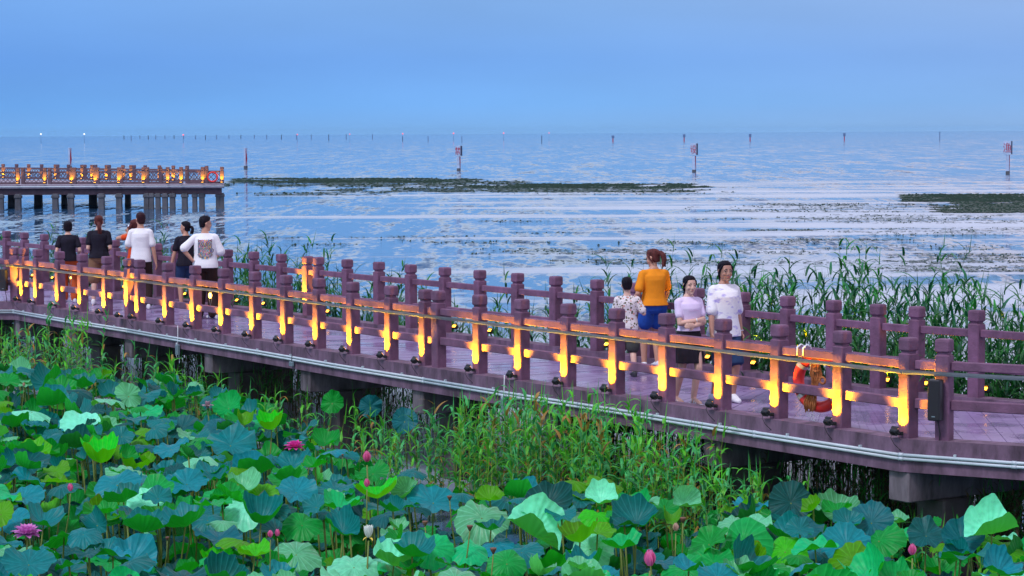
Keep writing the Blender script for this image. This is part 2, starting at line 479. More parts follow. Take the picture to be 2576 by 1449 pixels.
# deck slabs as boards: one mesh of planks laid across the walk
mb = MB()
def lerp(a, b, t): return a + (b - a) * t
L0 = 0
def along(pts, s):
    """point at fraction s (0..1 per index) of a polyline by node parameter"""
    i = min(int(s), len(pts) - 2); return lerp(pts[i], pts[i + 1], s - i)
for i in range(len(fw) - 1):
    n = max(1, int((fw[i + 1] - fw[i]).length / .155))
    for k in range(n):
        a = i + (k + .015) / n; b_ = i + (k + .985) / n
        q = [along(ki_f, a), along(ki_f, b_ - 1e-6), along(ki_b, b_ - 1e-6), along(ki_b, a)]
        z = DZ + random.uniform(-.003, .003)
        b0 = len(mb.v)
        for zz in (z - .03, z):
            for p in q: mb.v.append(V((p.x, p.y, zz)))
        mb.face((b0 + 4, b0 + 5, b0 + 6, b0 + 7)); mb.face((b0, b0 + 1, b0 + 5, b0 + 4)); mb.face((b0 + 1, b0 + 2, b0 + 6, b0 + 5)); mb.face((b0 + 2, b0 + 3, b0 + 7, b0 + 6)); mb.face((b0 + 3, b0, b0 + 4, b0 + 7))
mb.build('deck', M['deck'], board)
def strip(inner, outer, z0, z1, name, material):
    mb = MB()
    for i in range(len(inner) - 1):
        n = max(1, int((inner[i + 1] - inner[i]).length / .6))
        for k in range(n):
            s0, s1 = i + k / n, i + (k + 1) / n - (1e-6 if k == n - 1 else 0)
            a0, a1, b0, b1 = along(inner, s0), along(inner, s1), along(outer, s0), along(outer, s1)
            q = [a0, b0, b1, a1]; b = len(mb.v)
            for zz in (z0, z1):
                for p in q: mb.v.append(V((p.x, p.y, zz)))
            mb.face((b + 7, b + 6, b + 5, b + 4)); mb.face((b, b + 1, b + 2, b + 3))
            mb.face((b + 5, b + 6, b + 2, b + 1)); mb.face((b + 7, b + 4, b, b + 3))
    return mb.build(name, material, board)
strip(ki_f, ko_f, 1.26, KZ, 'kerb', M['kerb'])
k2 = strip(ki_b, ko_b, 1.26, KZ, 'kerb', M['kerb'])
slab = MB()
for i in range(len(fw) - 1):
    q = [ki_f[i], ki_f[i + 1], ki_b[i + 1], ki_b[i]]
    q = [lerp(q[0], q[3], .004), lerp(q[1], q[2], .004), lerp(q[2], q[1], .004), lerp(q[3], q[0], .004)]
    slab.poly(q, 1.27, DZ - .035)
slab.build('slab', M['crosshead'], board)
# crossheads and piles, three bays to each straight
cross_px = [(2280, 5), (1808, 0), (1397, 0), (1065, 0), (780, 0), (535, 0), (332, 0), (190, 0), (50, 0), (-120, 0), (2640, 0)]
for x, _ in cross_px:
    i = seg_of(FN, x); p = on_line(FN, x)
    nrm = out_dir(fw, i, 1)             # outward, towards the camera
    d = (fw[i + 1] - fw[i]).normalized()
    a = p + nrm * .10; W_ = 3.35
    mb = MB(); mb.box(a - nrm * (W_ / 2) + V((0, 0, 1.26 - .16)), (.30, W_, .32), (d, -nrm, V((0, 0, 1))), ch=.012)
    mb.build('crosshead', M['crosshead'], board)
    for off in (.55, 2.75):
        mb = MB(); mb.box(p - nrm * off + V((0, 0, -.1)), (.42, .42, 2.08), (d, -nrm, V((0, 0, 1))), ch=.02)
        mb.build('pile', M['pile'], board)

# ---- railings
def post_mesh():
    mb = MB()
    def sec(h, z, c=.012):
        return [V((x, y, z)) for x, y in ((-h + c, -h), (h - c, -h), (h, -h + c), (h, h - c), (h - c, h), (-h + c, h), (-h, h - c), (-h, -h + c))]
    mb.loft([sec(.0765, 0), sec(.0775, .86), sec(.060, .872)], smooth=False)
    return mb.mesh('post', M['post'])
def cap_mesh():
    mb = MB()
    def sec(h, z, c=.014):
        return [V((x, y, z)) for x, y in ((-h + c, -h), (h - c, -h), (h, -h + c), (h, h - c), (h - c, h), (-h + c, h), (-h, h - c), (-h, -h + c))]
    mb.loft([sec(.060, .868), sec(.060, .892), sec(.076, .905), sec(.0785, .915), sec(.0785, 1.005), sec(.073, 1.024), sec(.066, 1.03)], smooth=False)
    return mb.mesh('cap', M['post'])
POST, CAP = post_mesh(), cap_mesh()
def rail_run(root, p, q, panel=False):
    d = (q - p).normalized()
    for z, h, w in ((.755, .092, .068), (.355, .104, .068)):
        mb = MB(); j = random.uniform(-.004, .004)
        mb.beam(p + d * .0775 + V((0, 0, KZ + z + j)), q - d * .0775 + V((0, 0, KZ + z + j * .6)), w, h, ch=.008)
        mb.build('rail', M['post'], root)
def railing(name, nodes, wpts, xs, label, skip=()):
    root = empty(name); tag(root, label, 'railing', 'railings along the boardwalk')
    posts = []
    for x in xs:
        p = on_line(nodes, x); i = seg_of(nodes, x)
        d = (wpts[i + 1] - wpts[i]).normalized(); rz = math.atan2(d.y, d.x)
        o = inst('post', POST, root, (p.x, p.y, KZ), (random.uniform(-.006, .006), random.uniform(-.006, .006), rz))
        inst('cap', CAP, o)
        posts.append((p, d, i, x))
    for k in range(len(posts) - 1):
        if (posts[k + 1][0] - posts[k][0]).length > .25:
            rail_run(root, posts[k][0], posts[k + 1][0])
    return root, posts
front_x = [-120, -30, 36, 60, 95.5, 150, 207, 268, 325, 351, 422, 491, 564, 641, 720.6, 802, 888, 983.6, 1071, 1103, 1206.6, 1312.5, 1429, 1551, 1678, 1818, 1960, 2118, 2286, 2377, 2790]
back_x = [-60, 16, 61, 111, 158, 209.5, 248, 290, 331, 363, 396, 443, 508, 573.5, 639.5, 708.6, 774, 801, 874, 953, 1034, 1119, 1208, 1301, 1397.6, 1501.5, 1600, 1636, 1754.7, 1869, 1982, 2098, 2209.5, 2306, 2456.6, 2640]
front_rail, fposts = railing('railing', FN, fw, front_x, 'mauve post and rail railing nearest the lotus pond, with lamps on its outer face')
back_rail, bposts = railing('railing', BN, bw, back_x, 'mauve post and rail railing on the open lake side, behind the walkers')

# ---- aluminium tube clipped to the outside of the near railing, kinked where the railing turns
def run(pts, z, r, name, material, label, cat, joints=None, side=1, off=.11):
    q = offset(pts, off, side)
    mb = MB()
    for i in range(len(q) - 1):
        a, b = q[i] + V((0, 0, z)), q[i + 1] + V((0, 0, z))
        n = max(2, int((b - a).length / 2.2))
        P = [a + (b - a) * k / n + V((0, 0, -.004 if k % 2 else .004)) for k in range(n + 1)]
        mb.tube(P, r, 10)
        if joints:
            for k in range(n):
                c = P[k]; mb.tube([c, c + (b - a).normalized() * .05], r * 1.25, 10, 1)
    root = mb.build(name, [material, M['black'] if joints == 'black' else material])
    tag(root, label, cat)
    return root
run(fw, KZ + .68, .022, 'light_tube', M['alu'], 'long pale metal tube running along the outside of the near railing posts', 'tube', off=.108)
run(fw, KZ - .165, .017, 'cable_conduit', M['pipe'], 'upper of two pale conduits fixed along the boardwalk edge', 'conduit', 'same', off=.164)
run(fw, KZ - .205, .017, 'cable_conduit', M['pipe'], 'lower of two pale conduits fixed along the boardwalk edge', 'conduit', 'same', off=.164)
# conduit clips belong to the boardwalk edge
q = offset(fw, .150, 1); mb = MB()
for i in range(len(q) - 1):
    L = (q[i + 1] - q[i]).length; d = (q[i + 1] - q[i]).normalized(); n = int(L / 1.05)
    for k in range(n):
        c = q[i] + d * (k + .5) * L / n
        mb.box(c + d.cross(V((0, 0, 1))) * .012 + V((0, 0, KZ - .14)), (.025, .03, .03), (d, V((-d.y, d.x, 0)), V((0, 0, 1))))
mb.build('pipe_clip', M['pipe'], board)

# ---- lamps
def housing_mesh():
    mb = MB()
    tilt = R(52)
    X = V((1, 0, 0)); Y = V((0, math.cos(tilt), -math.sin(tilt))); Z = V((0, math.sin(tilt), math.cos(tilt)))
    c = V((0, -.02, .055))
    mb.box(c, (.125, .075, .055), (X, Y, Z), ch=.008)
    for k in range(5):   # cooling fins on the back
        mb.box(c - Z * .036 + X * (-.045 + .0225 * k), (.007, .065, .02), (X, Y, Z))
    mb.box(c + Z * .034 - Y * .04, (.125, .006, .03), (X, Y, Z))     # visor
    return mb.mesh('housing', M['black'])
def bracket_mesh():
    mb = MB()
    for s in (-1, 1):
        mb.box((s * .068, .01, .045), (.006, .085, .018))
    mb.box((0, .055, .03), (.142, .008, .03)); mb.box((0, .075, .02), (.03, .05, .04))
    return mb.mesh('bracket', M['black'])
def lens_mesh():
    mb = MB(); tilt = R(52)
    X = V((1, 0, 0)); Y = V((0, math.cos(tilt), -math.sin(tilt))); Z = V((0, math.sin(tilt), math.cos(tilt)))
    mb.box(V((0, -.02, .055)) + Z * .0295, (.095, .052, .004), (X, Y, Z))
    return mb.mesh('lens', M['lens'])
def cord_mesh(s):
    rnd = random.Random(s); mb = MB()
    e = V((.03 + rnd.uniform(-.02, .03), .035, -.19)); a = V((-.02, -.05, .03))
    mb.tube([a, a + V((0, -.02, -.05)), V((.0, -.035, -.10)), e], .0045, 5)
    return mb.mesh('cord', M['cable'])
HOUS, BRAC, LENS = housing_mesh(), bracket_mesh(), lens_mesh(); CORDS = [cord_mesh(s) for s in range(3)]
LAMPW = 300.0
spot_data = bpy.data.lights.new('uplight', 'SPOT'); spot_data.energy = LAMPW; spot_data.color = (1, .47, .002)
spot_data.spot_size = R(104); spot_data.spot_blend = .85; spot_data.shadow_soft_size = .025
SPOTS = [spot_data.copy() for _ in range(4)]
for q_, f_ in zip(SPOTS, (.75, .95, 1.1, 1.3)): q_.energy = LAMPW * f_
back_spot = spot_data.copy(); back_spot.energy = LAMPW * .14
def uplight(p, d, side, label, group, data=spot_data, z=KZ, off=.168, cord=True):
    """p on the railing line; outward = side * (d.y,-d.x)"""
    nrm = V((d.y, -d.x, 0)) * side
    rz = math.atan2((-nrm).y, (-nrm).x) - math.pi / 2     # local +y points to the post
    root = empty('uplight', (p + nrm * off + V((0, 0, z + .03))), rz); tag(root, label, 'lamp', group); root.scale = (.82, .82, .82)
    inst('housing', HOUS, root); inst('bracket', BRAC, root); inst('lens', LENS, root)
    if cord: inst('cord', random.choice(CORDS), root)
    if data is spot_data: data = random.choice(SPOTS)
    l = bpy.data.objects.new('lamp_light', data); col.objects.link(l); l.parent = root
    l.location = (0, .018, .094)
    # aim: up and toward the post
    l.rotation_euler = V((0, .30, 1)).to_track_quat('-Z', 'Y').to_euler()
    return root
k = 0
lit = [x for x in front_x if x not in (1103, 36, 351, -290) and x < 2300]
lit[0:0] = []
for (p, d, i, x) in fposts:
    if x in (1103, 325, 36, 2377, 2790, -120, -30): continue
    lb = '%s black uplight from the left on the near railing, its post lit amber' % ORD[max(0, k)]
    if x < -20: lb = 'black uplight on the near railing beyond the left speaker'
    else: k += 1
    uplight(p, d, 1, lb, 'uplights on the near railing')
k = 0
for (p, d, i, x) in bposts:
    if x in (774, 248, 363, 508, 1636, -60): continue
    k += 1
    uplight(p, d, -1, '%s amber lamp from the left outside the lake side railing' % ORD[k - 1], 'uplights on the lake side railing', back_spot, cord=False)

# two inner posts catch a lamp of their own, standing on the deck in front of them
for (nodes, pts, x, lb) in ((BN, bw, 774, 'small floor lamp lighting the tall amber stripe on the lake side double post'), (FN, fw, 325, 'small lamp lighting the double post of the near railing beside the white tee man')):
    p = on_line(nodes, x); i = seg_of(nodes, x); d = (pts[i + 1] - pts[i]).normalized()
    big = spot_data.copy(); big.energy = LAMPW * 3; big.spot_size = R(60)
    root = uplight(p, d, 1, lb, None, big, z=(DZ if nodes is BN else KZ), off=.30 if nodes is BN else .22, cord=False)
# ---------------------------------------------------------------- far pier
def far(x, Y, z=0.0):
    """plan point in pixel column x at distance Y"""
    return V(((x - 1288) / 6000 * Y * 1.0, Y, z))
pier = empty('far_pier', (0, 0, 0)); tag(pier, 'long concrete pier with lattice railings and amber lamps standing far out in the lake', 'pier')
PF = [far(-160, 154), far(566, 152)]
PB = [far(-160, 181), far(360, 163), far(566, 156.5)]
PDZ, PKZ = 1.50, 1.62
mb = MB(); mb.poly([PF[0], PF[1], PB[2], PB[1], PB[0]], 1.33, PKZ - .06); mb.build('deck', M['fardeck'], pier)
mb = MB(); mb.poly([PF[0] + V((0, .4, 0)), PF[1] + V((-.2, .4, 0)), PB[2] + V((-.2, -.4, 0)), PB[1], PB[0] + V((0, -.4, 0))], .92, 1.33); mb.build('beam', M['farpost'], pier)
mb = MB(); mb.tube([PF[0] + V((0, -.10, 1.45)), PF[1] + V((0, -.10, 1.45))], .045, 6); mb.build('pipe', M['pipe'], pier)
def far_pile(x, Y, w, name='pile'):
    p = far(x, Y); mb = MB(); mb.box((p.x, p.y, .15), (w, w, 1.72), ch=.03)
    mb.box((p.x, p.y, .92 - .09), (w * 1.25, w * 1.25, .17), ch=.02); mb.box((p.x, p.y, -.62), (w * 1.06, w * 1.06, 1.5), ch=.02)
    mb.build(name, M['farpile'], pier)
for c0, c1 in [(0, 45), (165, 225), (548, 608), (708, 768), (1022, 1083), (1205, 1265), (1490, 1542), (1545, 1592), (1610, 1660), (1680, 1735), (1757, 1812), (1882, 1940), (1990, 2038), (2060, 2114), (2232, 2272), (2270, 2315)]:
    far_pile((c0 + c1) / 2 * .2441, 152.6, (c1 - c0) * .2441 * 152 / 6000)
for c0, c1 in [(85, 163), (355, 450), (635, 705), (918, 1015), (1290, 1362)]:
    far_pile((c0 + c1) / 2 * .2441, 163, (c1 - c0) * .2441 * 163 / 6000 * .8)
def far_rail(name, pts, xs, label, lamps, lattice=True):
    """xs: pixel columns of posts; pts polyline in plan"""
    root = empty(name, (0, 0, 0)); tag(root, label, 'railing', 'railings of the far pier')
    P = []
    for x in xs:
        best = None
        for i in range(len(pts) - 1):
            a, b = pts[i], pts[i + 1]; t = (x - 1288) / 6000
            s = (t * a.y - a.x) / ((b.x - a.x) - t * (b.y - a.y))
            if -.001 <= s <= 1.001: best = a + (b - a) * s
        if best is None: continue
        P.append(best)
        mb = MB(); h = .115
        mb.box((best.x, best.y, PKZ + .41), (2 * h, 2 * h, .82)); mb.box((best.x, best.y, PKZ + .83), (1.6 * h, 1.6 * h, .05)); mb.box((best.x, best.y, PKZ + .96), (2 * h, 2 * h, .20), ch=.02)
        mb.build('post', M['farpost'], root)
    for a, b in zip(P, P[1:]):
        d = (b - a); L = d.length
        if L < .4: continue
        mb = MB(); up = V((0, 0, 1))
        mb.beam(a + up * (PKZ + .76), b + up * (PKZ + .76), .10, .12); mb.beam(a + up * (PKZ + .06), b + up * (PKZ + .06), .12, .14)
        mb.build('rail', M['farpost'], root)
        if lattice:
            mb = MB(); z0, z1 = PKZ + .14, PKZ + .70; hh = z1 - z0; n = max(3, int(L / .27)); dd = d / L
            for k in range(-2, n + 1):
                for sgn in (1, -1):
                    t0 = k * L / n; t1 = t0 + hh; za, zb = (z0, z1) if sgn > 0 else (z1, z0)
                    lo, hi = max(0, t0), min(L, t1)
                    if hi - lo < .03: continue
                    f = lambda t: a + dd * t + up * (za + (zb - za) * (t - t0) / hh)
                    mb.beam(f(lo) + V((0, .012 * sgn, 0)), f(hi) + V((0, .012 * sgn, 0)), .022, .034)
            mb.build('lattice', M['farpost'], root)
    return root, P
front_c = [x * .2441 for x in (-260, -60, 197, 250, 475, 525, 750, 780, 993, 1018, 1238, 1262, 1490, 1530, 1665, 1740, 1878, 1940, 2100, 2140, 2298)]
fr, fp = far_rail('pier_railing', [PF[0] + V((0, .15, 0)), PF[1] + V((0, .15, 0))], front_c, 'lattice railing along the near edge of the far pier', True)
back_c = [x * .2441 for x in (-100, 47, 185, 310, 443, 585, 608, 720, 858, 888, 960, 998, 1110, 1138, 1280, 1362, 1395, 1508, 1655, 1798, 1940, 2140)]
br, bp_ = far_rail('pier_railing', [PB[0] - V((0, .15, 0)), PB[1] - V((0, .15, 0)), PB[2] - V((0, .15, 0))], back_c, 'lattice railing along the lake side of the far pier', True)
far_spot = spot_data.copy(); far_spot.energy = 170; far_spot.spot_size = R(80); far_spot.shadow_soft_size = .05
def far_lamp(p, label, group):
    root = empty('pier_lamp', (p.x, p.y - .26, PKZ + .02)); tag(root, label, 'lamp', group)
    mb = MB(); mb.box((0, 0, .03), (.16, .12, .08), ch=.01); mb.box((0, .10, .0), (.06, .12, .04)); mb.build('housing', M['black'], root)
    mb = MB(); mb.box((0, -.01, .078), (.12, .09, .012)); mb.build('lens', M['lens'], root)
    l = bpy.data.objects.new('lamp_light', far_spot); col.objects.link(l); l.parent = root; l.location = (0, 0, .10)
    l.rotation_euler = V((0, .30, 1)).to_track_quat('-Z', 'Y').to_euler()
for k, c in enumerate((-60, 197, 475, 750, 993, 1238, 1490, 1740, 1878, 2100, 2298)):
    x = c * .2441; t = (x - 1288) / 6000; Y = 153.0 + (152.15 - 153) * 0
    p = min(fp, key=lambda q: abs(q.x / q.y - t))
    far_lamp(p, ('%s amber lamp from the left along the near edge of the far pier' % ORD[k - 1]) if k else 'amber lamp at the left end of the far pier, beside the frame edge', 'lamps of the far pier')
for k, c in enumerate((47, 310, 585, 858, 960, 1110, 1280, 1362, 1655, 1798, 2140)):
    x = c * .2441; t = (x - 1288) / 6000
    p = min(bp_, key=lambda q: abs(q.x / q.y - t))
    far_lamp(p, '%s amber lamp from the left on the lake side of the far pier' % ORD[k], 'lamps of the far pier')
# life ring on the far pier's right end
p = far(538, 152.2)
mb = MB(); c = V((p.x, 151.98, PKZ + .42)); mb.torus(c, V((1, 0, 0)), V((0, 0, 1)), .30, .055, 28, 8); lr = mb.build('life_ring', M['ring']); tag(lr, 'small red life ring hanging on the right end of the far pier', 'life ring')

# ---------------------------------------------------------------- signs and markers in the lake
GLYPH = {
 'jin': [((8, 86), (46, 86)), ((27, 98), (27, 56)), ((27, 84), (8, 62)), ((27, 84), (44, 66)), ((54, 86), (92, 86)), ((73, 98), (73, 56)), ((73, 84), (56, 64)), ((73, 84), (94, 62)),
         ((24, 48), (76, 48)), ((8, 34), (92, 34)), ((50, 34), (50, 2)), ((50, 2), (40, 8)), ((28, 24), (14, 8)), ((72, 24), (88, 8))],
 'she': [((14, 92), (26, 80)), ((6, 62), (24, 62)), ((24, 62), (24, 18)), ((24, 18), (36, 28)), ((50, 90), (50, 74)), ((50, 74), (38, 58)), ((50, 90), (78, 90)), ((78, 90), (78, 66)), ((78, 66), (94, 62)),
         ((44, 48), (84, 48)), ((84, 48), (70, 24)), ((70, 24), (40, 2)), ((50, 42), (68, 20)), ((68, 20), (94, 2))],
 'yu': [((10, 92), (22, 82)), ((4, 64), (16, 56)), ((8, 8), (22, 40)), ((48, 98), (34, 72)), ((46, 88), (74, 88)), ((74, 88), (66, 72)), ((40, 70), (88, 70)), ((40, 70), (40, 26)), ((88, 70), (88, 26)), ((40, 26), (88, 26)),
        ((64, 70), (64, 26)), ((40, 48), (88, 48)), ((30, 8), (96, 8))],
}
def sign(x, ytop, ybase, w, glyph, label):
    p = at(x, ybase, 0); Y = p.y; s = Y / 6000
    H = (ybase - ytop) * s
    yaw = R(-26)
    X = V((math.cos(yaw), math.sin(yaw), 0)); D = V((-math.sin(yaw), math.cos(yaw), 0))
    root = empty('lake_sign', (p.x, p.y, 0), yaw); tag(root, label, 'sign', 'character signs standing in the lake')
    pw = .34
    mb = MB(); mb.box((0, 0, (H * .58 - 1) / 2), (pw, pw, H * .58 + 1), ch=.01); mb.build('post', M['white'], root)
    mb = MB(); mb.loft([[V((pw / 2 + .003, pw / 2, z)), V((pw / 2 + .008, pw / 2, z)), V((pw / 2 + .008, pw / 2 - t, z)), V((pw / 2 + .003, pw / 2 - t, z))] for z, t in ((H * .1, .05), (H * .3, .2), (H * .57, .30))], smooth=False)
    mb.build('red_stripe', M['red'], root)
    mb = MB(); mb.box((0, 0, .12), (pw + .02, pw + .02, .42)); mb.build('waterline_band', M['farpile'], root)
    bw_ = w * s * .95; bh = H * .40
    mb = MB(); mb.box((0, 0, H - bh / 2), (bw_, bw_ * .62, bh), ch=.01)
    mb.build('sign_box', M['white'], root)
    mb = MB(); mb.box((bw_ / 2 + .012, 0, H - bh / 2), (.02, bw_ * .62, bh)); mb.build('side_panel', M['signside'], root)
    mb = MB(); gs = bh * .74
    for k, ((xa, za), (xb, zb)) in enumerate(GLYPH[glyph]):
        pa = V(((xa - 50) / 100 * gs * .86, -bw_ * .31 - .012, H - bh / 2 + (za - 50) / 100 * gs)); pb = V(((xb - 50) / 100 * gs * .86, -bw_ * .31 - .012 - .0008 * k, H - bh / 2 + (zb - 50) / 100 * gs))
        dd = (pb - pa); L = dd.length; Xx = dd / L; Yy = V((0, 1, 0)); Zz = Xx.cross(Yy)
        mb.box((pa + pb) / 2, (L + gs * .04, .012, gs * .066), (Xx, Yy, Zz))
    mb.build('character', M['red'], root)
sign(1154, 367, 430, 16, 'jin', 'white box sign with a red 禁 character on a post, left of the three')
sign(1746, 361, 434, 17, 'she', 'white box sign with a red 设 character on a post, middle of the three')
sign(2535, 355, 438, 20, 'yu', 'white box sign with a red 渔 character on a post, rightmost in the lake')
def marker(x, ytop, ybase, label):
    p = at(x, ybase, 0); H = (ybase - ytop) * p.y / 6000; yaw = R(-38); w = .36
    root = empty('marker_post', (p.x, p.y, 0), yaw); tag(root, label, 'marker post', 'red and white striped marker posts')
    mb = MB(); mb.box((0, 0, (H - 1) / 2), (w, w, H + 1), ch=.01); mb.build('shaft', M['white'], root)
    mb = MB(); z = w / 2 + .008
    mb.loft([[V((z, -w / 2 * .9, a)), V((z + .01, -w / 2 * .9, a)), V((z + .01, -w / 2 * .9 + t, a)), V((z, -w / 2 * .9 + t, a))] for a, t in ((H * .12, .02), (H * .45, .32), (H * .97, .04))], smooth=False)
    mb.build('red_stripe', M['red'], root)
    mb = MB(); mb.box((0, 0, .12), (w + .02, w + .02, .4)); mb.build('waterline_band', M['farpile'], root)
marker(176.5, 372, 424, 'white marker post with a red stripe rising behind the far pier')
marker(618, 372, 423, 'white marker post with a red stripe right of the far pier')
# thin posts far out towards the horizon
row = [(312, 9), (330, 12), (352, 7), (373, 9), (392, 9), (415, 8), (438, 8), (462, 8), (492, 9), (517, 11), (545, 10), (576, 8), (606, 9), (640, 9), (671, 10), (708, 11), (746, 11), (783, 11), (827, 14), (871, 12), (937, 12), (1013, 12), (1077, 13), (1162, 14), (1363, 17), (2364, 21)]
k = 0
for x, h in row:
    yh = 341 - 15 / 2576 * x
    yb = yh + h * 1.02 if x < 1300 else yh + h * 1.35
    yb = {1363: 359, 1162: 357.5, 1077: 356.5, 1013: 355.5, 2364: 353}.get(x, yb + 2)
    p = at(x, yb, 0); H = h * p.y / 6000
    mb = MB(); w = max(.3, 2.0 * p.y / 6000) * .85
    mb.box((0, 0, (H - 1) / 2), (w, w, H + 1)); mb.box((0, 0, H - .05), (w * 1.15, w * 1.15, .3))
    o = mb.build('lake_post', M['navy'] if k % 3 else M['signside'], None, p)
    tag(o, ('%s thin dark post from the left, far out in the lake' % ORD[k]) if x < 2000 else 'lone thin dark post far out, right of the small far signs', 'post', 'thin posts far out in the lake'); k += 1
for x, y0, y1, ord_ in ((1542, 341, 357, 'leftmost'), (1721, 338, 356, 'second from the left'), (1887, 337, 355, 'third from the left'), (2124, 335, 354, 'rightmost')):
    p = at(x, y1, 0); H = (y1 - y0) * p.y / 6000; s = p.y / 6000
    root = empty('far_sign', p, R(-20)); tag(root, 'tiny box sign on a reddish post near the horizon, %s of four' % ord_, 'sign', 'small box signs near the horizon')
    mb = MB(); mb.box((0, 0, H * .3 - .5), (2.2 * s, 2.2 * s, H * .6 + 1)); mb.build('post', M['red'], root)
    mb = MB(); mb.box((0, 0, H * .8), (5.6 * s, 4 * s, H * .42), ch=.05); mb.build('sign_box', M['navy'], root)
# lights on the horizon
M['redlight'] = mat('red navigation light', (.8, .1, .1), emit=(1, .16, .22), estr=1.4)
M['whitelight'] = mat('white navigation light', (1, .95, .85), emit=(1, .93, .80), estr=1.2)
def horizon_light(x, y, Y, r, m_, label, group):
    p = atY(x, y, Y)
    root = empty('beacon', (p.x, p.y, 0)); tag(root, label, 'beacon', group)
    mb = MB(); r *= .7; mb.ball((0, 0, p.z), r, n=10, k=6); mb.build('light', m_, root)
    mb = MB(); mb.tube([(0, 0, -.5), (0, 0, p.z - r * .8)], r * .22, 5); mb.build('mast', M['navy'], root)
horizon_light(103, 337.5, 1500, .7, M['whitelight'], 'left of two white lights shining on the horizon above the far pier', 'white beacons on the horizon')
horizon_light(212, 337.5, 1500, .7, M['whitelight'], 'right of two white lights shining on the horizon above the far pier', 'white beacons on the horizon')
for k, (x, y, r) in enumerate(((461, 339.5, .62), (748, 338.5, .5), (880, 337.5, .42), (1013, 336.5, .6), (1141, 335.5, .6), (1267, 335, .55), (1381, 334.5, .4))):
    horizon_light(x, y, 1400, r, M['redlight'], '%s small red light from the left on the horizon' % ORD[k], 'red beacons on the horizon')

# ---------------------------------------------------------------- things fixed to the near railing
def frame_at(nodes, pts, x):
    p = on_line(nodes, x); i = seg_of(nodes, x); d = (pts[i + 1] - pts[i]).normalized()
    return p, d, V((d.y, -d.x, 0))
# life ring hanging on the inner side
p, d, n = frame_at(FN, fw, 2041)
c = p - n * .115 + V((0, 0, KZ + .44))
lr = empty('life_ring', c); tag(lr, 'large orange-red life ring with coiled rope hanging inside the near railing', 'life ring')
X = (d * .97 - n * .24).normalized(); X = X.normalized(); Zz = V((0, 0, 1))
mb = MB(); mb.torus(V((0, 0, 0)), X, Zz, .275, .062, 56, 14); mb.build('ring', M['ring'], lr)
for a in (R(38), R(142), R(218), R(322)):
    mb = MB(); b0 = len(mb.v)
    secs = []
    for t in (a - .09, a - .03, a + .03, a + .09):
        dd = X * math.cos(t) + Zz * math.sin(t); Zn = X.cross(Zz)
        secs.append([dd * (.275 + .0645 * math.cos(q)) + Zn * (.0645 * math.sin(q)) for q in [2 * math.pi * j / 14 for j in range(14)]])
    mb.loft(secs, cap=False); mb.build('reflective_band', M['tape'], lr)
mb = MB(); rnd = random.Random(4)
nn = X.cross(Zz)
if nn.dot(n) < 0: nn = -nn
for k in range(26):
    a = rnd.uniform(-.075, .05); b = a + rnd.uniform(-.03, .03); e = rnd.uniform(-.055, .055) - .05
    pts = [V((0, 0, .30)) + X * (a * .5) + nn * .07, V((0, 0, .08)) + X * b + nn * rnd.uniform(.03, .06), V((0, 0, -.08)) + X * (e * .6) + nn * rnd.uniform(.03, .07), V((0, 0, -.22)) + X * e * 1.4 + nn * rnd.uniform(.06, .09), V((0, 0, -.31 + rnd.uniform(-.03, .02))) + X * (e * 1.2 - .01) + nn * rnd.uniform(.06, .09)]
    mb.tube(pts, .0062, 5)
mb.torus(V((0, 0, .12)) + nn * .045, X, nn, .035, .009, 14, 6); mb.torus(V((0, 0, .02)) + X * .075 + nn * .045, X, Zz, .035, .012, 16, 6)
mb.build('rope_coil', M['rope'], lr)
mb = MB()
for s in (0, 1):
    for q in range(3):
        o_ = -.07 + q * .04
        mb.tube([V((0, 0, -.30)) + X * (-.06 + o_) + nn * .06, V((0, 0, -.39 - .02 * q)) + X * (-.04 + o_) + nn * .05, V((0, 0, -.36)) + X * (.02 + o_) + nn * .05], .003, 4)
mb.build('rope_tail', M['hook'], lr)
hk = MB()
for o_ in (-.17, -.075):
    b = p + d * o_ + V((0, 0, KZ + .755))
    # over the top rail and down the inside
    hk.tube([b + n * .055 + V((0, 0, -.03)), b + n * .055 + V((0, 0, .055)), b + V((0, 0, .085)), b - n * .055 + V((0, 0, .06)), b - n * .055 + V((0, 0, -.16)), b - n * .11 + V((0, 0, -.20)), b - n * .17 + V((0, 0, -.17))], .010, 8)
tag(hk.build('hanging_hook', M['hook']), 'pair of white metal hooks over the top rail that carry the life ring', 'hook')
# speakers
def speaker(x, off_d, lb):
    p, d, n = frame_at(FN, fw, x)
    nrm = (n * .75 - d * .0).normalized(); D = V((-nrm.y, nrm.x, 0))
    c = p + n * .155 + d * off_d + V((0, 0, KZ + .42))
    root = empty('speaker', c); tag(root, lb, 'speaker', 'column speakers on the railing posts')
    ax = (D, -nrm, V((0, 0, 1)))
    mb = MB(); mb.box((0, 0, 0), (.135, .115, .42), ax, ch=.012); mb.build('cabinet', M['black'], root)
    mb = MB(); mb.box(nrm * .059, (.115, .008, .395), ax, ch=.002); mb.build('grille', M['grille'], root)
    mb = MB(); mb.box(nrm * .0655 + V((0, 0, -.165)), (.035, .003, .010), ax); mb.build('badge', M['boxgrey'], root)
    mb = MB(); mb.box(-nrm * .066, (.05, .02, .16), ax); mb.build('bracket', M['black'], root)
    mb = MB(); mb.tube([-nrm * .06 + V((0, 0, -.20)), -nrm * .055 + D * .03 + V((0, 0, -.35)), -nrm * .06 + D * .02 + V((0, 0, -.46))], .006, 5); mb.build('cord', M['cable'], root)
speaker(2370, -.01, 'black column speaker on the right end post of the near railing')
speaker(30, -.12, 'black column speaker on the post at the left end of the near railing')
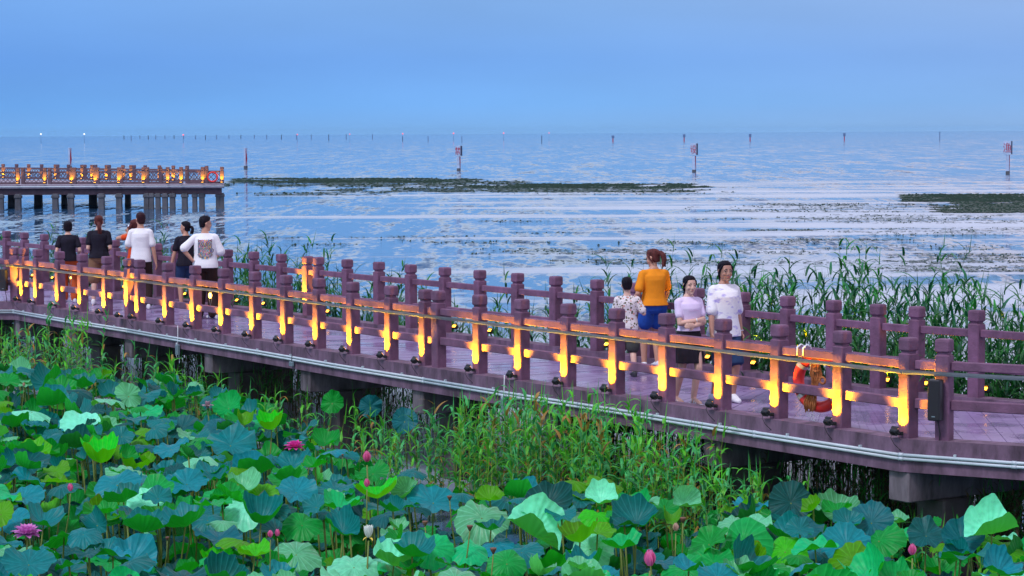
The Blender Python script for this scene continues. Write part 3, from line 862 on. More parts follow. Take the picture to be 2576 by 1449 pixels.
# lamp driver boxes
def driver(x, dz, size, lb, hang=True):
    p, d, n = frame_at(FN, fw, x)
    c = p + n * .185 + V((0, 0, KZ - .165 - dz))
    root = empty('driver_box', c); tag(root, lb, 'junction box', 'small grey boxes on the boardwalk edge')
    ax = (d, -n, V((0, 0, 1)))
    mb = MB(); mb.box((0, 0, 0), size, ax, ch=.006)
    for k in range(3): mb.box(n * (size[1] / 2 + .003) + d * (size[0] * .3 * (k - 1)), (.008, .008, size[2] * .85), ax)
    mb.build('case', M['boxgrey'], root)
    mb = MB(); h = size[2] / 2
    mb.tube([V((0, 0, h)), V((0, 0, h + .05)) - n * .005, V((0, 0, h + dz + .12)) + d * .02], .006, 5)
    if hang: mb.tube([V((0, 0, h)) - d * .02, V((0, 0, h + .03)) - d * .05, V((0, 0, -h)) - d * .06, V((0, 0, -h - .05)) - d * .03], .008, 5)
    mb.build('cord', M['hook'] if hang else M['cable'], root)
driver(470, .19, (.075, .05, .17), 'grey driver box with a pale looped cord hanging under the boardwalk edge at left')
driver(1296, .17, (.075, .05, .20), 'grey driver box hanging from the conduits under the middle of the boardwalk')
driver(759, .10, (.10, .04, .07), 'small flat grey junction box just below the conduits', False)
# added bulbs stand in for lake side lamps whose glow shows over the walkers
def added_lamp(x, size, estr, e, lb, lines=True):
    p, d, n = frame_at(FN, fw, x)
    c = p - n * .02 + V((0, 0, KZ + .57))
    root = empty('added_bulb', c); tag(root, lb, 'added_lamp')
    M['bulb'] = mat('glowing bulb', (1, .7, .3), emit=(1, .45, .06), estr=estr)
    mb = MB(); mb.ball((0, 0, 0), size, size, size * 1.5); mb.build('bulb', M['bulb'], root)
    mb = MB()
    for s in (-1, 1):
        mb.tube([V((0, 0, .16)) + d * .01 * s, V((0, 0, .07)) + d * .045 * s, V((0, 0, -.02)) + d * .055 * s, V((0, 0, -.10)) + d * .03 * s, V((0, 0, -.17))], .004, 5)
    mb.build('wire', M['alu'], root)
    pl = bpy.data.lights.new('bulb_light', 'POINT'); pl.energy = e; pl.color = (1, .36, .03); pl.shadow_soft_size = .05
    l = bpy.data.objects.new('bulb_light', pl); col.objects.link(l); l.parent = root; l.location = -n * .10
added_lamp(525, .030, 14, 3.0, 'amber lamp glow by the printed shirt, put as an added bulb in a wire loop')
added_lamp(174, .014, 10, .5, 'tiny lamp glow before the orange trousers, put as an added bulb')
# ---------------------------------------------------------------- people
def cloth(name, c, rough=.85, na=.10, sc=14, bump=.35, **kw):
    return mat(name, c, rough, noise_amt=na, noise_scale=sc, bump=bump, bump_scale=26, spec=.25, **kw)
M['skin'] = mat('skin', (.52, .27, .19), .5, noise_amt=.10, noise_scale=12, sub=.12)
M['skinpale'] = mat('pale skin', (.66, .40, .32), .5, noise_amt=.08, noise_scale=12, sub=.12)
M['skintan'] = mat('tanned skin', (.44, .225, .165), .5, noise_amt=.10, noise_scale=12, sub=.1)
M['hair'] = mat('black hair', (.008, .005, .012), .6, spec=.15, noise_amt=.5, noise_scale=40, bump=.9, bump_scale=90, stretch=(1, 1, .25))
M['hairbrown'] = mat('dark brown hair', (.035, .010, .016), .6, spec=.15, noise_amt=.5, noise_scale=40, bump=.9, bump_scale=90, stretch=(1, 1, .25))
M['hairred'] = mat('reddish brown hair', (.11, .030, .028), .6, spec=.15, noise_amt=.5, noise_scale=40, bump=.9, bump_scale=90, stretch=(1, 1, .25))
M['blacktee'] = cloth('black cotton', (.012, .010, .022), na=.4)
M['whitetee'] = cloth('white cotton', (.80, .80, .84), na=.05)
M['orangetee'] = cloth('mustard orange cotton', (.82, .27, .012), na=.08)
M['lilactee'] = cloth('pale lilac cotton', (.74, .61, .85), na=.06)
M['redcloth'] = cloth('vermilion dress cloth', (.70, .07, .012))
M['orangetrouser'] = cloth('burnt orange cotton', (.50, .085, .02))
M['tan'] = cloth('tan shorts cloth', (.26, .14, .08))
M['brownblack'] = cloth('brown black trousers', (.030, .014, .012))
M['blackskirt'] = cloth('black denim', (.015, .011, .020), na=.4)
M['blue'] = cloth('royal blue denim', (.018, .085, .42), na=.25)
M['navydenim'] = cloth('navy denim', (.02, .045, .12), na=.2)
M['olive'] = cloth('dark olive cotton', (.055, .058, .055), na=.2)
M['shoewhite'] = mat('white shoe leather', (.75, .76, .82), .5, noise_amt=.1, noise_scale=20)
M['shoeblue'] = mat('navy blue shoe panel', (.03, .06, .22), .5)
M['shoedark'] = mat('black shoe', (.02, .02, .03), .5)
M['lip'] = mat('lips', (.42, .09, .09), .5)
M['eyedark'] = mat('dark eye', (.012, .008, .008), .25)
M['strap'] = mat('white wristband', (.7, .72, .78), .5)
M['steel'] = mat('thin spectacle frame', (.35, .3, .28), .3, metal=.8)
M['phonebody'] = mat('phone case', (.25, .30, .38), .35)
M['screen'] = mat('lit phone screen', (.6, .7, .9), .3, emit=(.55, .68, 1.0), estr=.9)
def floral():
    mt = cloth('cream shirt with small olive leaves', (.72, .66, .68), na=.04)
    nt = mt.node_tree; b = nt.nodes['Principled BSDF']; tc = N(nt, 'ShaderNodeTexCoord')
    base = b.inputs['Base Color'].links[0].from_socket
    last = base
    for sc_, th, c in ((17, .30, (.10, .09, .045)), (13, .24, (.62, .30, .26)), (22, .26, (.17, .16, .10))):
        vo = N(nt, 'ShaderNodeTexVoronoi'); vo.inputs['Scale'].default_value = sc_; vo.inputs['Randomness'].default_value = 1
        mp = N(nt, 'ShaderNodeMapping'); mp.inputs['Location'].default_value = (sc_ * .37, th, .2)
        nt.links.new(tc.outputs['Object'], mp.inputs[0]); nt.links.new(mp.outputs[0], vo.inputs[0])
        cm = N(nt, 'ShaderNodeMath', operation='LESS_THAN'); cm.inputs[1].default_value = th
        nt.links.new(vo.outputs['Distance'], cm.inputs[0])
        mx = N(nt, 'ShaderNodeMix', data_type='RGBA'); mx.inputs[7].default_value = c + (1,)
        nt.links.new(cm.outputs[0], mx.inputs[0]); nt.links.new(last, mx.inputs[6]); last = mx.outputs[2]
    nt.links.new(last, b.inputs['Base Color'])
    return mt
M['floral'] = floral()
def tiedye():
    mt = cloth('white cotton with violet dye smudges', (.80, .80, .86), na=.04)
    nt = mt.node_tree; b = nt.nodes['Principled BSDF']; tc = N(nt, 'ShaderNodeTexCoord')
    base = b.inputs['Base Color'].links[0].from_socket
    mp = N(nt, 'ShaderNodeMapping'); mp.inputs['Scale'].default_value = (1, 1, 2.2)
    nz = N(nt, 'ShaderNodeTexNoise'); nz.inputs['Scale'].default_value = 9; nz.inputs['Detail'].default_value = 3
    nt.links.new(tc.outputs['Object'], mp.inputs[0]); nt.links.new(mp.outputs[0], nz.inputs[0])
    mr = N(nt, 'ShaderNodeMapRange'); mr.inputs['From Min'].default_value = .54; mr.inputs['From Max'].default_value = .68
    nt.links.new(nz.outputs[0], mr.inputs[0])
    mx = N(nt, 'ShaderNodeMix', data_type='RGBA'); mx.inputs[7].default_value = (.40, .36, .72, 1)
    nt.links.new(mr.outputs[0], mx.inputs[0]); nt.links.new(base, mx.inputs[6]); nt.links.new(mx.outputs[2], b.inputs['Base Color'])
    return mt
M['tiedye'] = tiedye()

def ell(c, X, Y, rx, ry, n=20, p=1.0):
    r = []
    for k in range(n):
        t = 2 * math.pi * k / n; a, b = math.cos(t), math.sin(t)
        if p != 1.0:
            a = math.copysign(abs(a) ** p, a); b = math.copysign(abs(b) ** p, b)
        r.append(c + X * (rx * a) + Y * (ry * b))
    return r
class Blob(MB):
    """closed overlapping volumes that a voxel remesh fuses into one continuous surface"""
    def limb(s, pts, rs, flat=1.0, side=None, n=12):
        pts = [V(p) for p in pts]; secs = []; a = None
        P = []; RR = []
        for i in range(len(pts) - 1):
            steps = 4
            for k in range(steps):
                t = k / steps
                p0 = pts[max(i - 1, 0)]; p1 = pts[i]; p2 = pts[i + 1]; p3 = pts[min(i + 2, len(pts) - 1)]
                q = p1 + (p2 - p1) * t
                # gentle rounding at joints
                if len(pts) > 2:
                    q = .5 * ((2 * p1) + (p2 - p0) * t + (2 * p0 - 5 * p1 + 4 * p2 - p3) * t * t + (3 * p1 - p0 - 3 * p2 + p3) * t ** 3) * .5 + q * .5
                P.append(q); RR.append(rs[i] + (rs[i + 1] - rs[i]) * t)
        P.append(pts[-1]); RR.append(rs[-1])
        # round ends
        d0 = (P[1] - P[0]).normalized(); d1 = (P[-1] - P[-2]).normalized()
        pre = [(P[0] - d0 * RR[0] * math.sin(a_), RR[0] * math.cos(a_)) for a_ in (1.35, .9, .45)]
        post = [(P[-1] + d1 * RR[-1] * math.sin(a_), RR[-1] * math.cos(a_)) for a_ in (.45, .9, 1.35)]
        P = [x[0] for x in pre] + P + [x[0] for x in post]; RR = [x[1] for x in pre] + RR + [x[1] for x in post]
        for i, p in enumerate(P):
            d = (P[min(i + 1, len(P) - 1)] - P[max(i - 1, 0)]).normalized()
            if side is not None: a = (V(side) - d * V(side).dot(d)).normalized()
            elif a is None: a, _ = frame_of(d)
            else: a = (a - d * a.dot(d)).normalized()
            u = d.cross(a).normalized()
            secs.append(ell(p, a, u, RR[i], RR[i] * flat, n))
        s.loft(secs)
    def body(s, secs, n=24, p=.86):
        """secs (z, cx, cy, rx, ry)"""
        s.loft([ell(V((cx, cy, z)), V((1, 0, 0)), V((0, 1, 0)), rx, ry, n, p) for z, cx, cy, rx, ry in secs])
    def build_blob(s, name, mats, parent, voxel=.007, smooth=2, factor=.5, scale=1.0):
        o = s.build(name, mats, parent)
        md = o.modifiers.new('remesh', 'REMESH'); md.mode = 'VOXEL'; md.voxel_size = voxel; md.use_smooth_shade = True
        if smooth:
            sm = o.modifiers.new('smooth', 'SMOOTH'); sm.iterations = smooth; sm.factor = factor
        return o
def ik(a, b, l1, l2, pole):
    """joint between a and b"""
    a = V(a); b = V(b); d = b - a; D = min(d.length, (l1 + l2) * .999); dn = d.normalized()
    x = (l1 * l1 - l2 * l2 + D * D) / (2 * D); h = math.sqrt(max(0, l1 * l1 - x * x))
    pl = V(pole); pl = (pl - dn * pl.dot(dn)).normalized()
    return a + dn * x + pl * h, a + dn * D
def lerp_secs(secs, z):
    for a, b in zip(secs, secs[1:]):
        if a[0] <= z <= b[0]:
            t = (z - a[0]) / (b[0] - a[0]); return [a[i] + (b[i] - a[i]) * t for i in range(5)]
    return list(secs[0] if z < secs[0][0] else secs[-1])

HEADS = [(-.118, .050, .020, .016), (-.105, .042, .040, .034), (-.075, .022, .056, .062), (-.035, .010, .067, .082), (.01, .002, .073, .091), (.05, -.006, .076, .094), (.082, -.008, .069, .085), (.105, -.006, .048, .060), (.118, -.004, .022, .028)]
def person(x, y, H, rz, label, skin, hair, hairstyle, top, bottom, shoes, female=False, child=False, hands=None, feet=None, head=(0, 0), sw=None, phone=None, lean=0, sleeve=.16, tight=1.0, ring=None, elbow_pole=None, kneepole=(0, 1, 0), prints=None, dz=DZ, build=1.0, toes=(6, -6)):
    """x, y: pixel column and row of the feet on the deck; rz: heading in degrees (0 looks away from the camera, along +Y; 180 faces it)"""
    s = H / 1.70
    p = at(x, y, dz)
    root = empty('person', p, R(rz)); tag(root, label, 'person')
    root.scale = (s, s, s)
    sw = sw or (.158 if female else .160)
    sw *= build; wz = build
    ls = .94 if child else 1.0
    B = Blob()
    fl, fr_ = feet or ((-.10, .02, 0), (.10, -.02, 0))
    hipz = .90 * ls
    L1, L2 = .435 * ls, .415 * ls
    hips = [V((-.092, 0, hipz)), V((.092, 0, hipz))]
    legs = []
    for hp, ft in zip(hips, (fl, fr_)):
        ank = V((ft[0], ft[1] - .02, ft[2] + .085))
        kn, an = ik(hp, ank, L1, L2, kneepole)
        legs.append((hp, kn, an))
        B.limb([hp, hp + (kn - hp) * .35, kn, kn + (an - kn) * .30 + V((0, -.012, 0)), an], [.088 * wz, .078 * wz, .052, .053, .036], n=14)
    # feet
    for (hp, kn, an), ft, ta in zip(legs, (fl, fr_), toes):
        a = R(ta); fd = V((math.sin(a), math.cos(a), 0)); X = V((fd.y, -fd.x, 0))
        secs = []
        for t, w, h in ((-.075, .012, .012), (-.065, .026, .028), (-.03, .034, .045), (.03, .038, .040), (.09, .044, .027), (.13, .042, .020), (.155, .028, .014), (.165, .012, .008)):
            c = V((ft[0], ft[1], ft[2])) + fd * t + V((0, 0, h + .018)); secs.append(ell(c, X, V((0, 0, 1)), w, h, 12))
        B.loft(secs)
        B.limb([an, V((ft[0], ft[1] - .025, ft[2] + .05))], [.036, .036])
    # torso
    waist = .112 if female else .128; bust = .115 if female else .118
    hipw = .158 if female else .150
    T = [(hipz - .09, 0, -.012, .06, .06), (hipz - .05, 0, -.012, hipw * .8, .095), (hipz + .02, 0, -.012, hipw * wz, .112), (hipz + .12, 0, -.004, waist * 1.08 * wz, .098), (hipz + .19, 0, 0, waist * wz, .094),
         (hipz + .30, 0, .004, waist * 1.12 * wz, .104), (hipz + .38, 0, .006, .142 * wz, bust), (hipz + .44, 0, 0, .148 * wz, .105), (hipz + .485, 0, -.006, .118, .082), (hipz + .52, 0, -.008, .080, .062), (hipz + .56, 0, -.006, .056, .054)]
    T = [(z, cx + lean * max(0, z - hipz), cy, rx, ry) for z, cx, cy, rx, ry in T]
    B.body(T)
    shz = hipz + .462
    neck0 = V((lean * .5, -.008, hipz + .53))
    hs = 1.13 if child else 1.0
    hc = V((lean * .6, .018, hipz + .685 + (.015 if child else 0)))
    HY, HP = R(head[0]), R(head[1])
    Hm = Matrix.Rotation(HY, 3, 'Z') @ Matrix.Rotation(HP, 3, 'X')
    hX, hY, hZ = Hm @ V((1, 0, 0)), Hm @ V((0, 1, 0)), Hm @ V((0, 0, 1))
    def hp_(a, b, c): return hc + (hX * a + hY * b + hZ * c) * hs
    B.limb([neck0, hc + V((0, -.01, -.06))], [.052 if female else .058, .050 if female else .056])
    B.loft([ell(hp_(0, cy, z), hX, hY, rx * hs, ry * hs, 20, .93) for z, cy, rx, ry in HEADS])
    B.limb([hp_(0, .088, .012), hp_(0, .100, -.018), hp_(0, .103, -.032)], [.008, .012, .014])
    B.limb([hp_(-.012, .096, -.034), hp_(.012, .096, -.034)], [.009, .009])
    B.limb([hp_(-.045, .078, .022), hp_(.045, .078, .022)], [.011, .011])
    B.limb([hp_(-.014, .089, -.058), hp_(.014, .089, -.058)], [.008, .008]); B.limb([hp_(-.012, .087, -.070), hp_(.012, .087, -.070)], [.009, .009])
    B.limb([hp_(0, .072, -.102), hp_(0, .070, -.100)], [.020, .018])
    for sx in (-1, 1):
        B.limb([hp_(sx * .040, .066, -.030), hp_(sx * .046, .050, -.045)], [.022, .020])
        B.limb([hp_(sx * .077, -.006, .020), hp_(sx * .082, -.012, .004), hp_(sx * .076, -.002, -.030)], [.013, .017, .009], flat=.55, side=hY)
    # arms
    UA, FA = .285 * (1 if not child else .95), .245 * (1 if not child else .95)
    sh = [V((-sw + lean * .48, -.008, shz)), V((sw + lean * .48, -.008, shz))]
    hands = hands or ((-.24, .05, .80), (.24, .05, .80))
    arms = []
    for k, (so, hd) in enumerate(zip(sh, hands)):
        sx = -1 if k == 0 else 1
        pole = (elbow_pole[k] if elbow_pole else (sx * .22, -1, -.3))
        el, wr = ik(so, V(hd[:3]), UA, FA, pole)
        arms.append((so, el, wr))
        r0 = .046 if female else .047
        B.limb([so + V((-sx * .05, 0, -.01)), so, so + (el - so) * .45, el], [r0 * 1.25, r0 * 1.12, r0 * .92, r0 * .78], n=14)
        B.limb([el, el + (wr - el) * .3, wr], [r0 * .78, r0 * .80, .026], n=14)
        # hand: palm, four fingers, thumb
        fd = (hd[3] if len(hd) > 3 and hd[3] is not None else (wr - el).normalized()); fd = V(fd).normalized()
        pn = V(hd[4]) if len(hd) > 4 else V((-sx, 0, 0))      # palm normal
        pn = (pn - fd * pn.dot(fd)).normalized(); ps = fd.cross(pn).normalized()
        if len(hd) > 4: tside = ps * (hd[5] if len(hd) > 5 else 1)
        else: tside = ps if ps.y > 0 else -ps
        curl = hd[6] if len(hd) > 6 else .5
        c0 = wr + fd * .045
        B.loft([ell(wr + fd * t, ps, pn, w, h, 12) for t, w, h in ((-.012, .022, .018), (.01, .028, .017), (.045, .040, .016), (.08, .041, .014), (.095, .036, .010))])
        for j, (o_, ln) in enumerate(((.030, .068), (.010, .078), (-.011, .072), (-.031, .056))):
            b0 = wr + fd * .085 + tside * o_
            a1 = curl * (.5 + .12 * j); a2 = curl * (1.3 + .15 * j)
            f1 = (fd * math.cos(a1) + pn * math.sin(a1)); f2 = (fd * math.cos(a2) + pn * math.sin(a2))
            B.limb([b0 - fd * .02, b0, b0 + f1 * ln * .5, b0 + f1 * ln * .5 + f2 * ln * .45], [.0095, .0092, .0085, .007], n=8)
        tb = wr + fd * .025 + tside * .030
        B.limb([tb - tside * .01, tb + tside * .020 + fd * .025, tb + tside * .026 + fd * .055 + pn * .012 * (1 + curl)], [.013, .011, .0085], n=8)
    B.build_blob('body', M[skin], root, voxel=.0062 if not child else .0060, smooth=2)
    # face
    eb = MB()
    for sx in (-1, 1):
        eb.ball(hp_(sx * .031, .0845, .002), .0105, .005, .0048, ax=(hX, hY, hZ))
    eb.build('eyes', M['eyedark'], root)
    eb = MB()
    for sx in (-1, 1):
        eb.tube([hp_(sx * .014, .0935, .026), hp_(sx * .030, .0925, .031), hp_(sx * .046, .082, .026)], [.0028, .0036, .002], 6)
    eb.build('eyebrows', M[hair], root)
    eb = MB(); eb.ball(hp_(0, .0925, -.0635), .021, .007, .0075, ax=(hX, hY, hZ)); eb.build('lips', M['lip'], root)
    # hair
    Hr = Blob()
    if hairstyle in ('crop', 'fade', 'boy'):
        lo = -.075 if hairstyle == 'crop' else (-.06 if hairstyle == 'fade' else -.06)
        top_ = .012 if hairstyle == 'fade' else .006
        S = [(lo, -.050, .050, .040), (lo + .035, -.042, .068, .056), (.020, -.032, .0805, .071), (.055, -.014, .0845, .092), (.085, -.006, .079, .096), (.108 + top_, -.003, .062, .078), (.124 + top_, .0, .036, .050), (.130 + top_, 0, .014, .02)]
    elif hairstyle == 'bob':
        S = [(-.085, -.040, .060, .044), (-.06, -.036, .076, .058), (-.02, -.030, .088, .074), (.02, -.026, .091, .080), (.055, -.012, .093, .102), (.09, -.006, .087, .106), (.117, -.004, .068, .084), (.134, .0, .040, .05), (.139, 0, .015, .02)]
    else:
        S = [(-.070, -.050, .050, .038), (-.035, -.040, .070, .056), (.005, -.034, .080, .066), (.04, -.026, .084, .080), (.065, -.018, .084, .092), (.090, -.010, .079, .094), (.113, -.004, .060, .076), (.127, .0, .034, .044), (.132, 0, .014, .02)]
    Hr.loft([ell(hp_(0, cy, z), hX, hY, rx * hs, ry * hs, 20, .95) for z, cy, rx, ry in S])
    if hairstyle == 'fade':
        rr = random.Random(3)
        for k in range(26):
            a = rr.uniform(-.05, .05); b = rr.uniform(-.05, .085); Hr.limb([hp_(a, b * .8, .09), hp_(a * 1.1, b * .85 + .004, .138 + rr.uniform(-.006, .010) - abs(a) * .3 - abs(b) * .15)], [.012, .005], n=6)
    if hairstyle == 'pony_short':
        Hr.limb([hp_(0, -.05, -.02), hp_(0, -.062, -.085), hp_(0, -.055, -.115)], [.066, .056, .030], flat=.6, side=hX)
    if hairstyle == 'bob':
        for sx in (-1, 1): Hr.limb([hp_(sx * .075, .015, .03), hp_(sx * .078, .02, -.02), hp_(sx * .066, .01, -.055)], [.020, .018, .010])
    if hairstyle.startswith('pony'):
        rr = random.Random(int(x))
        if hairstyle == 'pony_low': path = [(0, -.075, -.01), (.012, -.115, -.045), (.02, -.125, -.12), (.028, -.11, -.20), (.03, -.10, -.25)]; rad = [.030, .036, .040, .032, .012]
        elif hairstyle == 'pony_high': path = [(0, -.085, .045), (0, -.130, .050), (0, -.165, .0), (0, -.165, -.07), (0, -.15, -.13)]; rad = [.026, .034, .042, .036, .012]
        elif hairstyle == 'pony_mid': path = [(0, -.085, .01), (0, -.125, .022), (0, -.155, -.01), (0, -.155, -.06), (0, -.135, -.095)]; rad = [.018, .026, .032, .028, .010]
        elif hairstyle == 'pony_short': path = [(0, -.075, -.02), (0, -.10, -.055), (0, -.105, -.10), (0, -.10, -.13)]; rad = [.024, .030, .026, .010]
        Hr.limb([hp_(*q) for q in path], [r_ * hs for r_ in rad])
        for k in range(9):
            ox, oz = rr.uniform(-.022, .022), rr.uniform(-.02, .02)
            Hr.limb([hp_(q[0] + ox * (1 + i * .25), q[1] + oz * .5, q[2] + oz) for i, q in enumerate(path[1:])] + [hp_(path[-1][0] + ox * 1.9, path[-1][1] + oz, path[-1][2] - .03)], [.012] * (len(path) - 1) + [.004], n=6)
        if hairstyle == 'pony_short' or hairstyle == 'pony_high':
            for sx in (-1, 1): Hr.limb([hp_(sx * .066, .052, .06), hp_(sx * .082, .022, .015), hp_(sx * .076, -.02, -.06)], [.014, .016, .012], n=8)
    Hr.build_blob('hair', M[hair], root, voxel=.0065, smooth=1)
    if hairstyle in ('pony_high', 'pony_low', 'pony_mid') :
        q = {'pony_high': (0, -.112, .049), 'pony_low': (.006, -.098, -.03), 'pony_mid': (0, -.105, .017)}[hairstyle]
        tb = MB(); tb.ball(hp_(*q), .030, .014, .030); tb.build('hair_tie', M['strap'] if hairstyle == 'pony_high' else M['hairred'], root)
    # upper garment
    tm, hem, flare = top
    G = Blob()
    e = .014 * tight
    S = []
    for z, k_ in ((hem, 1), (hem + .06, .9), (hipz + .12, .8), (hipz + .19, .8), (hipz + .30, .6), (hipz + .38, .45), (hipz + .44, .2)):
        if z < hem: continue
        q = lerp_secs(T, max(z, hipz + .02))
        S.append((z, q[1], q[2], q[3] + e + flare * k_ * .5, q[4] + e + flare * k_ * .55))
    S.append((hipz + .488, T[8][1], T[8][2], .124, .088)); S.append((hipz + .520, T[9][1], T[9][2], .088, .068)); S.append((hipz + .536, T[9][1], T[9][2], .068, .060))
    S = sorted(S); S2 = []
    for q in S:
        if not S2 or q[0] - S2[-1][0] > .003: S2.append(q)
    G.body(S2, 28)
    # loose folds
    rr = random.Random(int(x * 7 + y))
    for k in range(7):
        a = rr.uniform(0, 6.28); z0 = hem + rr.uniform(.02, .08); z1 = z0 + rr.uniform(.15, .28)
        q0, q1 = lerp_secs(S2, z0), lerp_secs(S2, z1)
        a1 = a + rr.uniform(-.5, .5)
        G.limb([V((q0[1] + q0[3] * .94 * math.cos(a), q0[2] + q0[4] * .94 * math.sin(a), z0)), V((q1[1] + q1[3] * .92 * math.cos(a1), q1[2] + q1[4] * .92 * math.sin(a1), z1))], [.018, .008], n=8)
    for k, (so, el, wr) in enumerate(arms):
        sx = -1 if k == 0 else 1
        d_ = (el - so).normalized()
        sl = so + d_ * sleeve
        r0 = (.046 if female else .048)
        G.limb([so + V((-sx * .09, 0, .012)), so + V((-sx * .045, 0, .0)), so + V((-sx * .004, 0, .002)), so + d_ * sleeve * .5, sl], [r0 * 1.25, r0 * 1.34, r0 * 1.27, r0 * 1.14 + flare * .10, r0 * 1.10 + flare * .28], n=16)
    G.build_blob('shirt', M[tm], root, voxel=.0075, smooth=3)
    # lower garment
    bm, length, flare2, kind = bottom
    G = Blob()
    if kind == 'skirt':
        S = [(length, 0, .0, .165 + flare2, .135 + flare2), (length + .08, 0, 0, .168 + flare2 * .8, .135 + flare2 * .7), (hipz + .03, 0, -.012, hipw + .018, .128), (hipz + .12, 0, -.004, waist * 1.08 + .012, .110), (hipz + .17, 0, 0, waist + .012, .105)]
        G.body(S, 28)
        for k in range(9):
            a = k * .7 + .3
            G.limb([V(((.168 + flare2) * math.cos(a), (.135 + flare2) * math.sin(a), length + .01)), V(((hipw) * .98 * math.cos(a), .118 * math.sin(a), hipz + .0))], [.016, .006], n=8)
    else:
        G.body([(hipz - .10, 0, -.01, .10, .09), (hipz - .05, 0, -.012, hipw * 1.0, .118), (hipz + .02, 0, -.012, hipw * wz + .012, .125), (hipz + .12, 0, -.004, waist * 1.08 * wz + .012, .110)], 24)
        for hp, kn, an in legs:
            if length < .5:
                endp = kn + (an - kn) * max(0, min(1, (kn.z - length) / max(.05, kn.z - an.z)))
                G.limb([hp, kn, endp], [.104 * wz, .078 + flare2, .062 + flare2], n=16)
            else:
                t = (hp.z - length) / (hp.z - kn.z); endp = hp + (kn - hp) * t
                G.limb([hp, endp], [.104 * wz, .090 + flare2], n=16)
    G.build_blob({'skirt': 'skirt', 'trousers': 'trousers', 'shorts': 'shorts'}[kind], M[bm], root, voxel=.008, smooth=2)
    # shoes
    for ft, ta in zip((fl, fr_), toes):
        a = R(ta); fd = V((math.sin(a), math.cos(a), 0)); X = V((fd.y, -fd.x, 0)); base = V((ft[0], ft[1], ft[2]))
        if shoes == 'sandals':
            sm = MB()
            secs = [ell(base + fd * t + V((0, 0, .014)), X, V((0, 0, 1)), w, .015, 12) for t, w in ((-.09, .018), (-.07, .036), (0, .038), (.09, .050), (.15, .040), (.172, .016))]
            sm.loft(secs); so_ = sm.build('shoe', M['shoewhite'], root)
            sm = MB()
            for t, w, h in ((.10, .050, .052), (.055, .046, .072), (-.02, .040, .10)):
                c = base + fd * t
                sm.tube([c - X * w + V((0, 0, .015)), c - X * w * .75 + V((0, 0, h * .8)), c + V((0, 0, h)), c + X * w * .75 + V((0, 0, h * .8)), c + X * w + V((0, 0, .015))], .011, 6)
            sm.build('strap', M['shoewhite'], so_)
        else:
            G = Blob()
            secs = [ell(base + fd * t + V((0, 0, h + .004)), X, V((0, 0, 1)), w, h, 14, .85) for t, w, h in ((-.10, .012, .02), (-.088, .034, .045), (-.04, .042, .058), (.03, .044, .050), (.09, .050, .034), (.15, .044, .027), (.18, .020, .018))]
            G.loft(secs)
            so_ = G.build_blob('shoe', M['shoewhite' if shoes != 'dark' else 'shoedark'], root, voxel=.007, smooth=1)
            if shoes == 'trainers':
                sm = MB()
                for t in (-.06, .0, .06):
                    c = base + fd * t; sm.tube([c - X * .050 + V((0, 0, .02)), c - X * .040 + fd * .02 + V((0, 0, .075))], .008, 6); sm.tube([c + X * .050 + V((0, 0, .02)), c + X * .040 + fd * .02 + V((0, 0, .075))], .008, 6)
                sm.build('side_panel', M['shoeblue'], so_)
    return dict(root=root, S=S2, hp=hp_, arms=arms, hX=hX, hY=hY, hZ=hZ, s=s)

def back_pt(S, x, z, off=.006, front=False):
    q = lerp_secs(S, z); t = min(.98, abs((x - q[1]) / q[3])); k = 1 / .86
    yy = q[4] * max(0.0, (1 - t ** (2 * k / 1.0))) ** (.86 / 2)
    return V((x, q[2] + (yy + off if front else -(yy + off)), z))

# left group, walking away
person(174, 761, 1.57, 12, 'short-haired person in a black tee and orange trousers, leftmost on the boardwalk', 'skinpale', 'hair', 'bob', ('blacktee', .88, .05), ('orangetrouser', .10, .012, 'trousers'), 'plain', female=True, build=1.08,
       hands=((-.22, .16, 1.02), (.22, .14, 1.00)), feet=((-.09, .10, 0), (.11, -.06, 0)), head=(8, 0), sleeve=.17)
person(252, 766, 1.70, 8, 'ponytailed person in a black tee and tan shorts seen from behind', 'skinpale', 'hairred', 'pony_low', ('blacktee', .90, .045), ('tan', .50, .030, 'shorts'), 'plain', female=True, build=1.08,
       hands=((-.17, .17, 1.03), (.17, .17, 1.03)), feet=((-.12, -.05, 0), (.11, .12, 0)), head=(-4, 0), sleeve=.18)
ph = person(343, 770, 1.64, 0, 'person in a vermilion dress holding up a phone, half hidden by the white tee', 'skin', 'hairred', 'pony_mid', ('redcloth', .80, .03), ('redcloth', .48, .02, 'skirt'), 'plain', female=True,
       hands=((-.19, .30, 1.42, (0.1, .25, 1), (.3, -1, 0), -1, .9), (-.02, .33, 1.34, (-.5, .3, .8), (.2, -1, 0), 1, .6)), head=(-35, 5), sleeve=.10)
person(357, 777, 1.79, 4, 'tall person in a plain white tee and dark trousers seen from behind', 'skin', 'hairbrown', 'crop', ('whitetee', .84, .05), ('brownblack', .10, .01, 'trousers'), 'plain', build=1.0,
       hands=((-.20, .24, 1.12), (.27, -.02, .78)), feet=((-.09, .10, 0), (.12, -.05, 0)), head=(22, 0), sleeve=.21)
person(470, 776, 1.62, 22, 'ponytailed person in a black tee and dark blue shorts, looking left', 'skin', 'hair', 'pony_mid', ('blacktee', .84, .045), ('navydenim', .66, .02, 'shorts'), 'plain', female=True, build=1.05,
       hands=((-.30, .04, .80), (.24, .10, .86)), feet=((-.10, .05, 0), (.10, -.03, 0)), head=(48, 0), sleeve=.19)
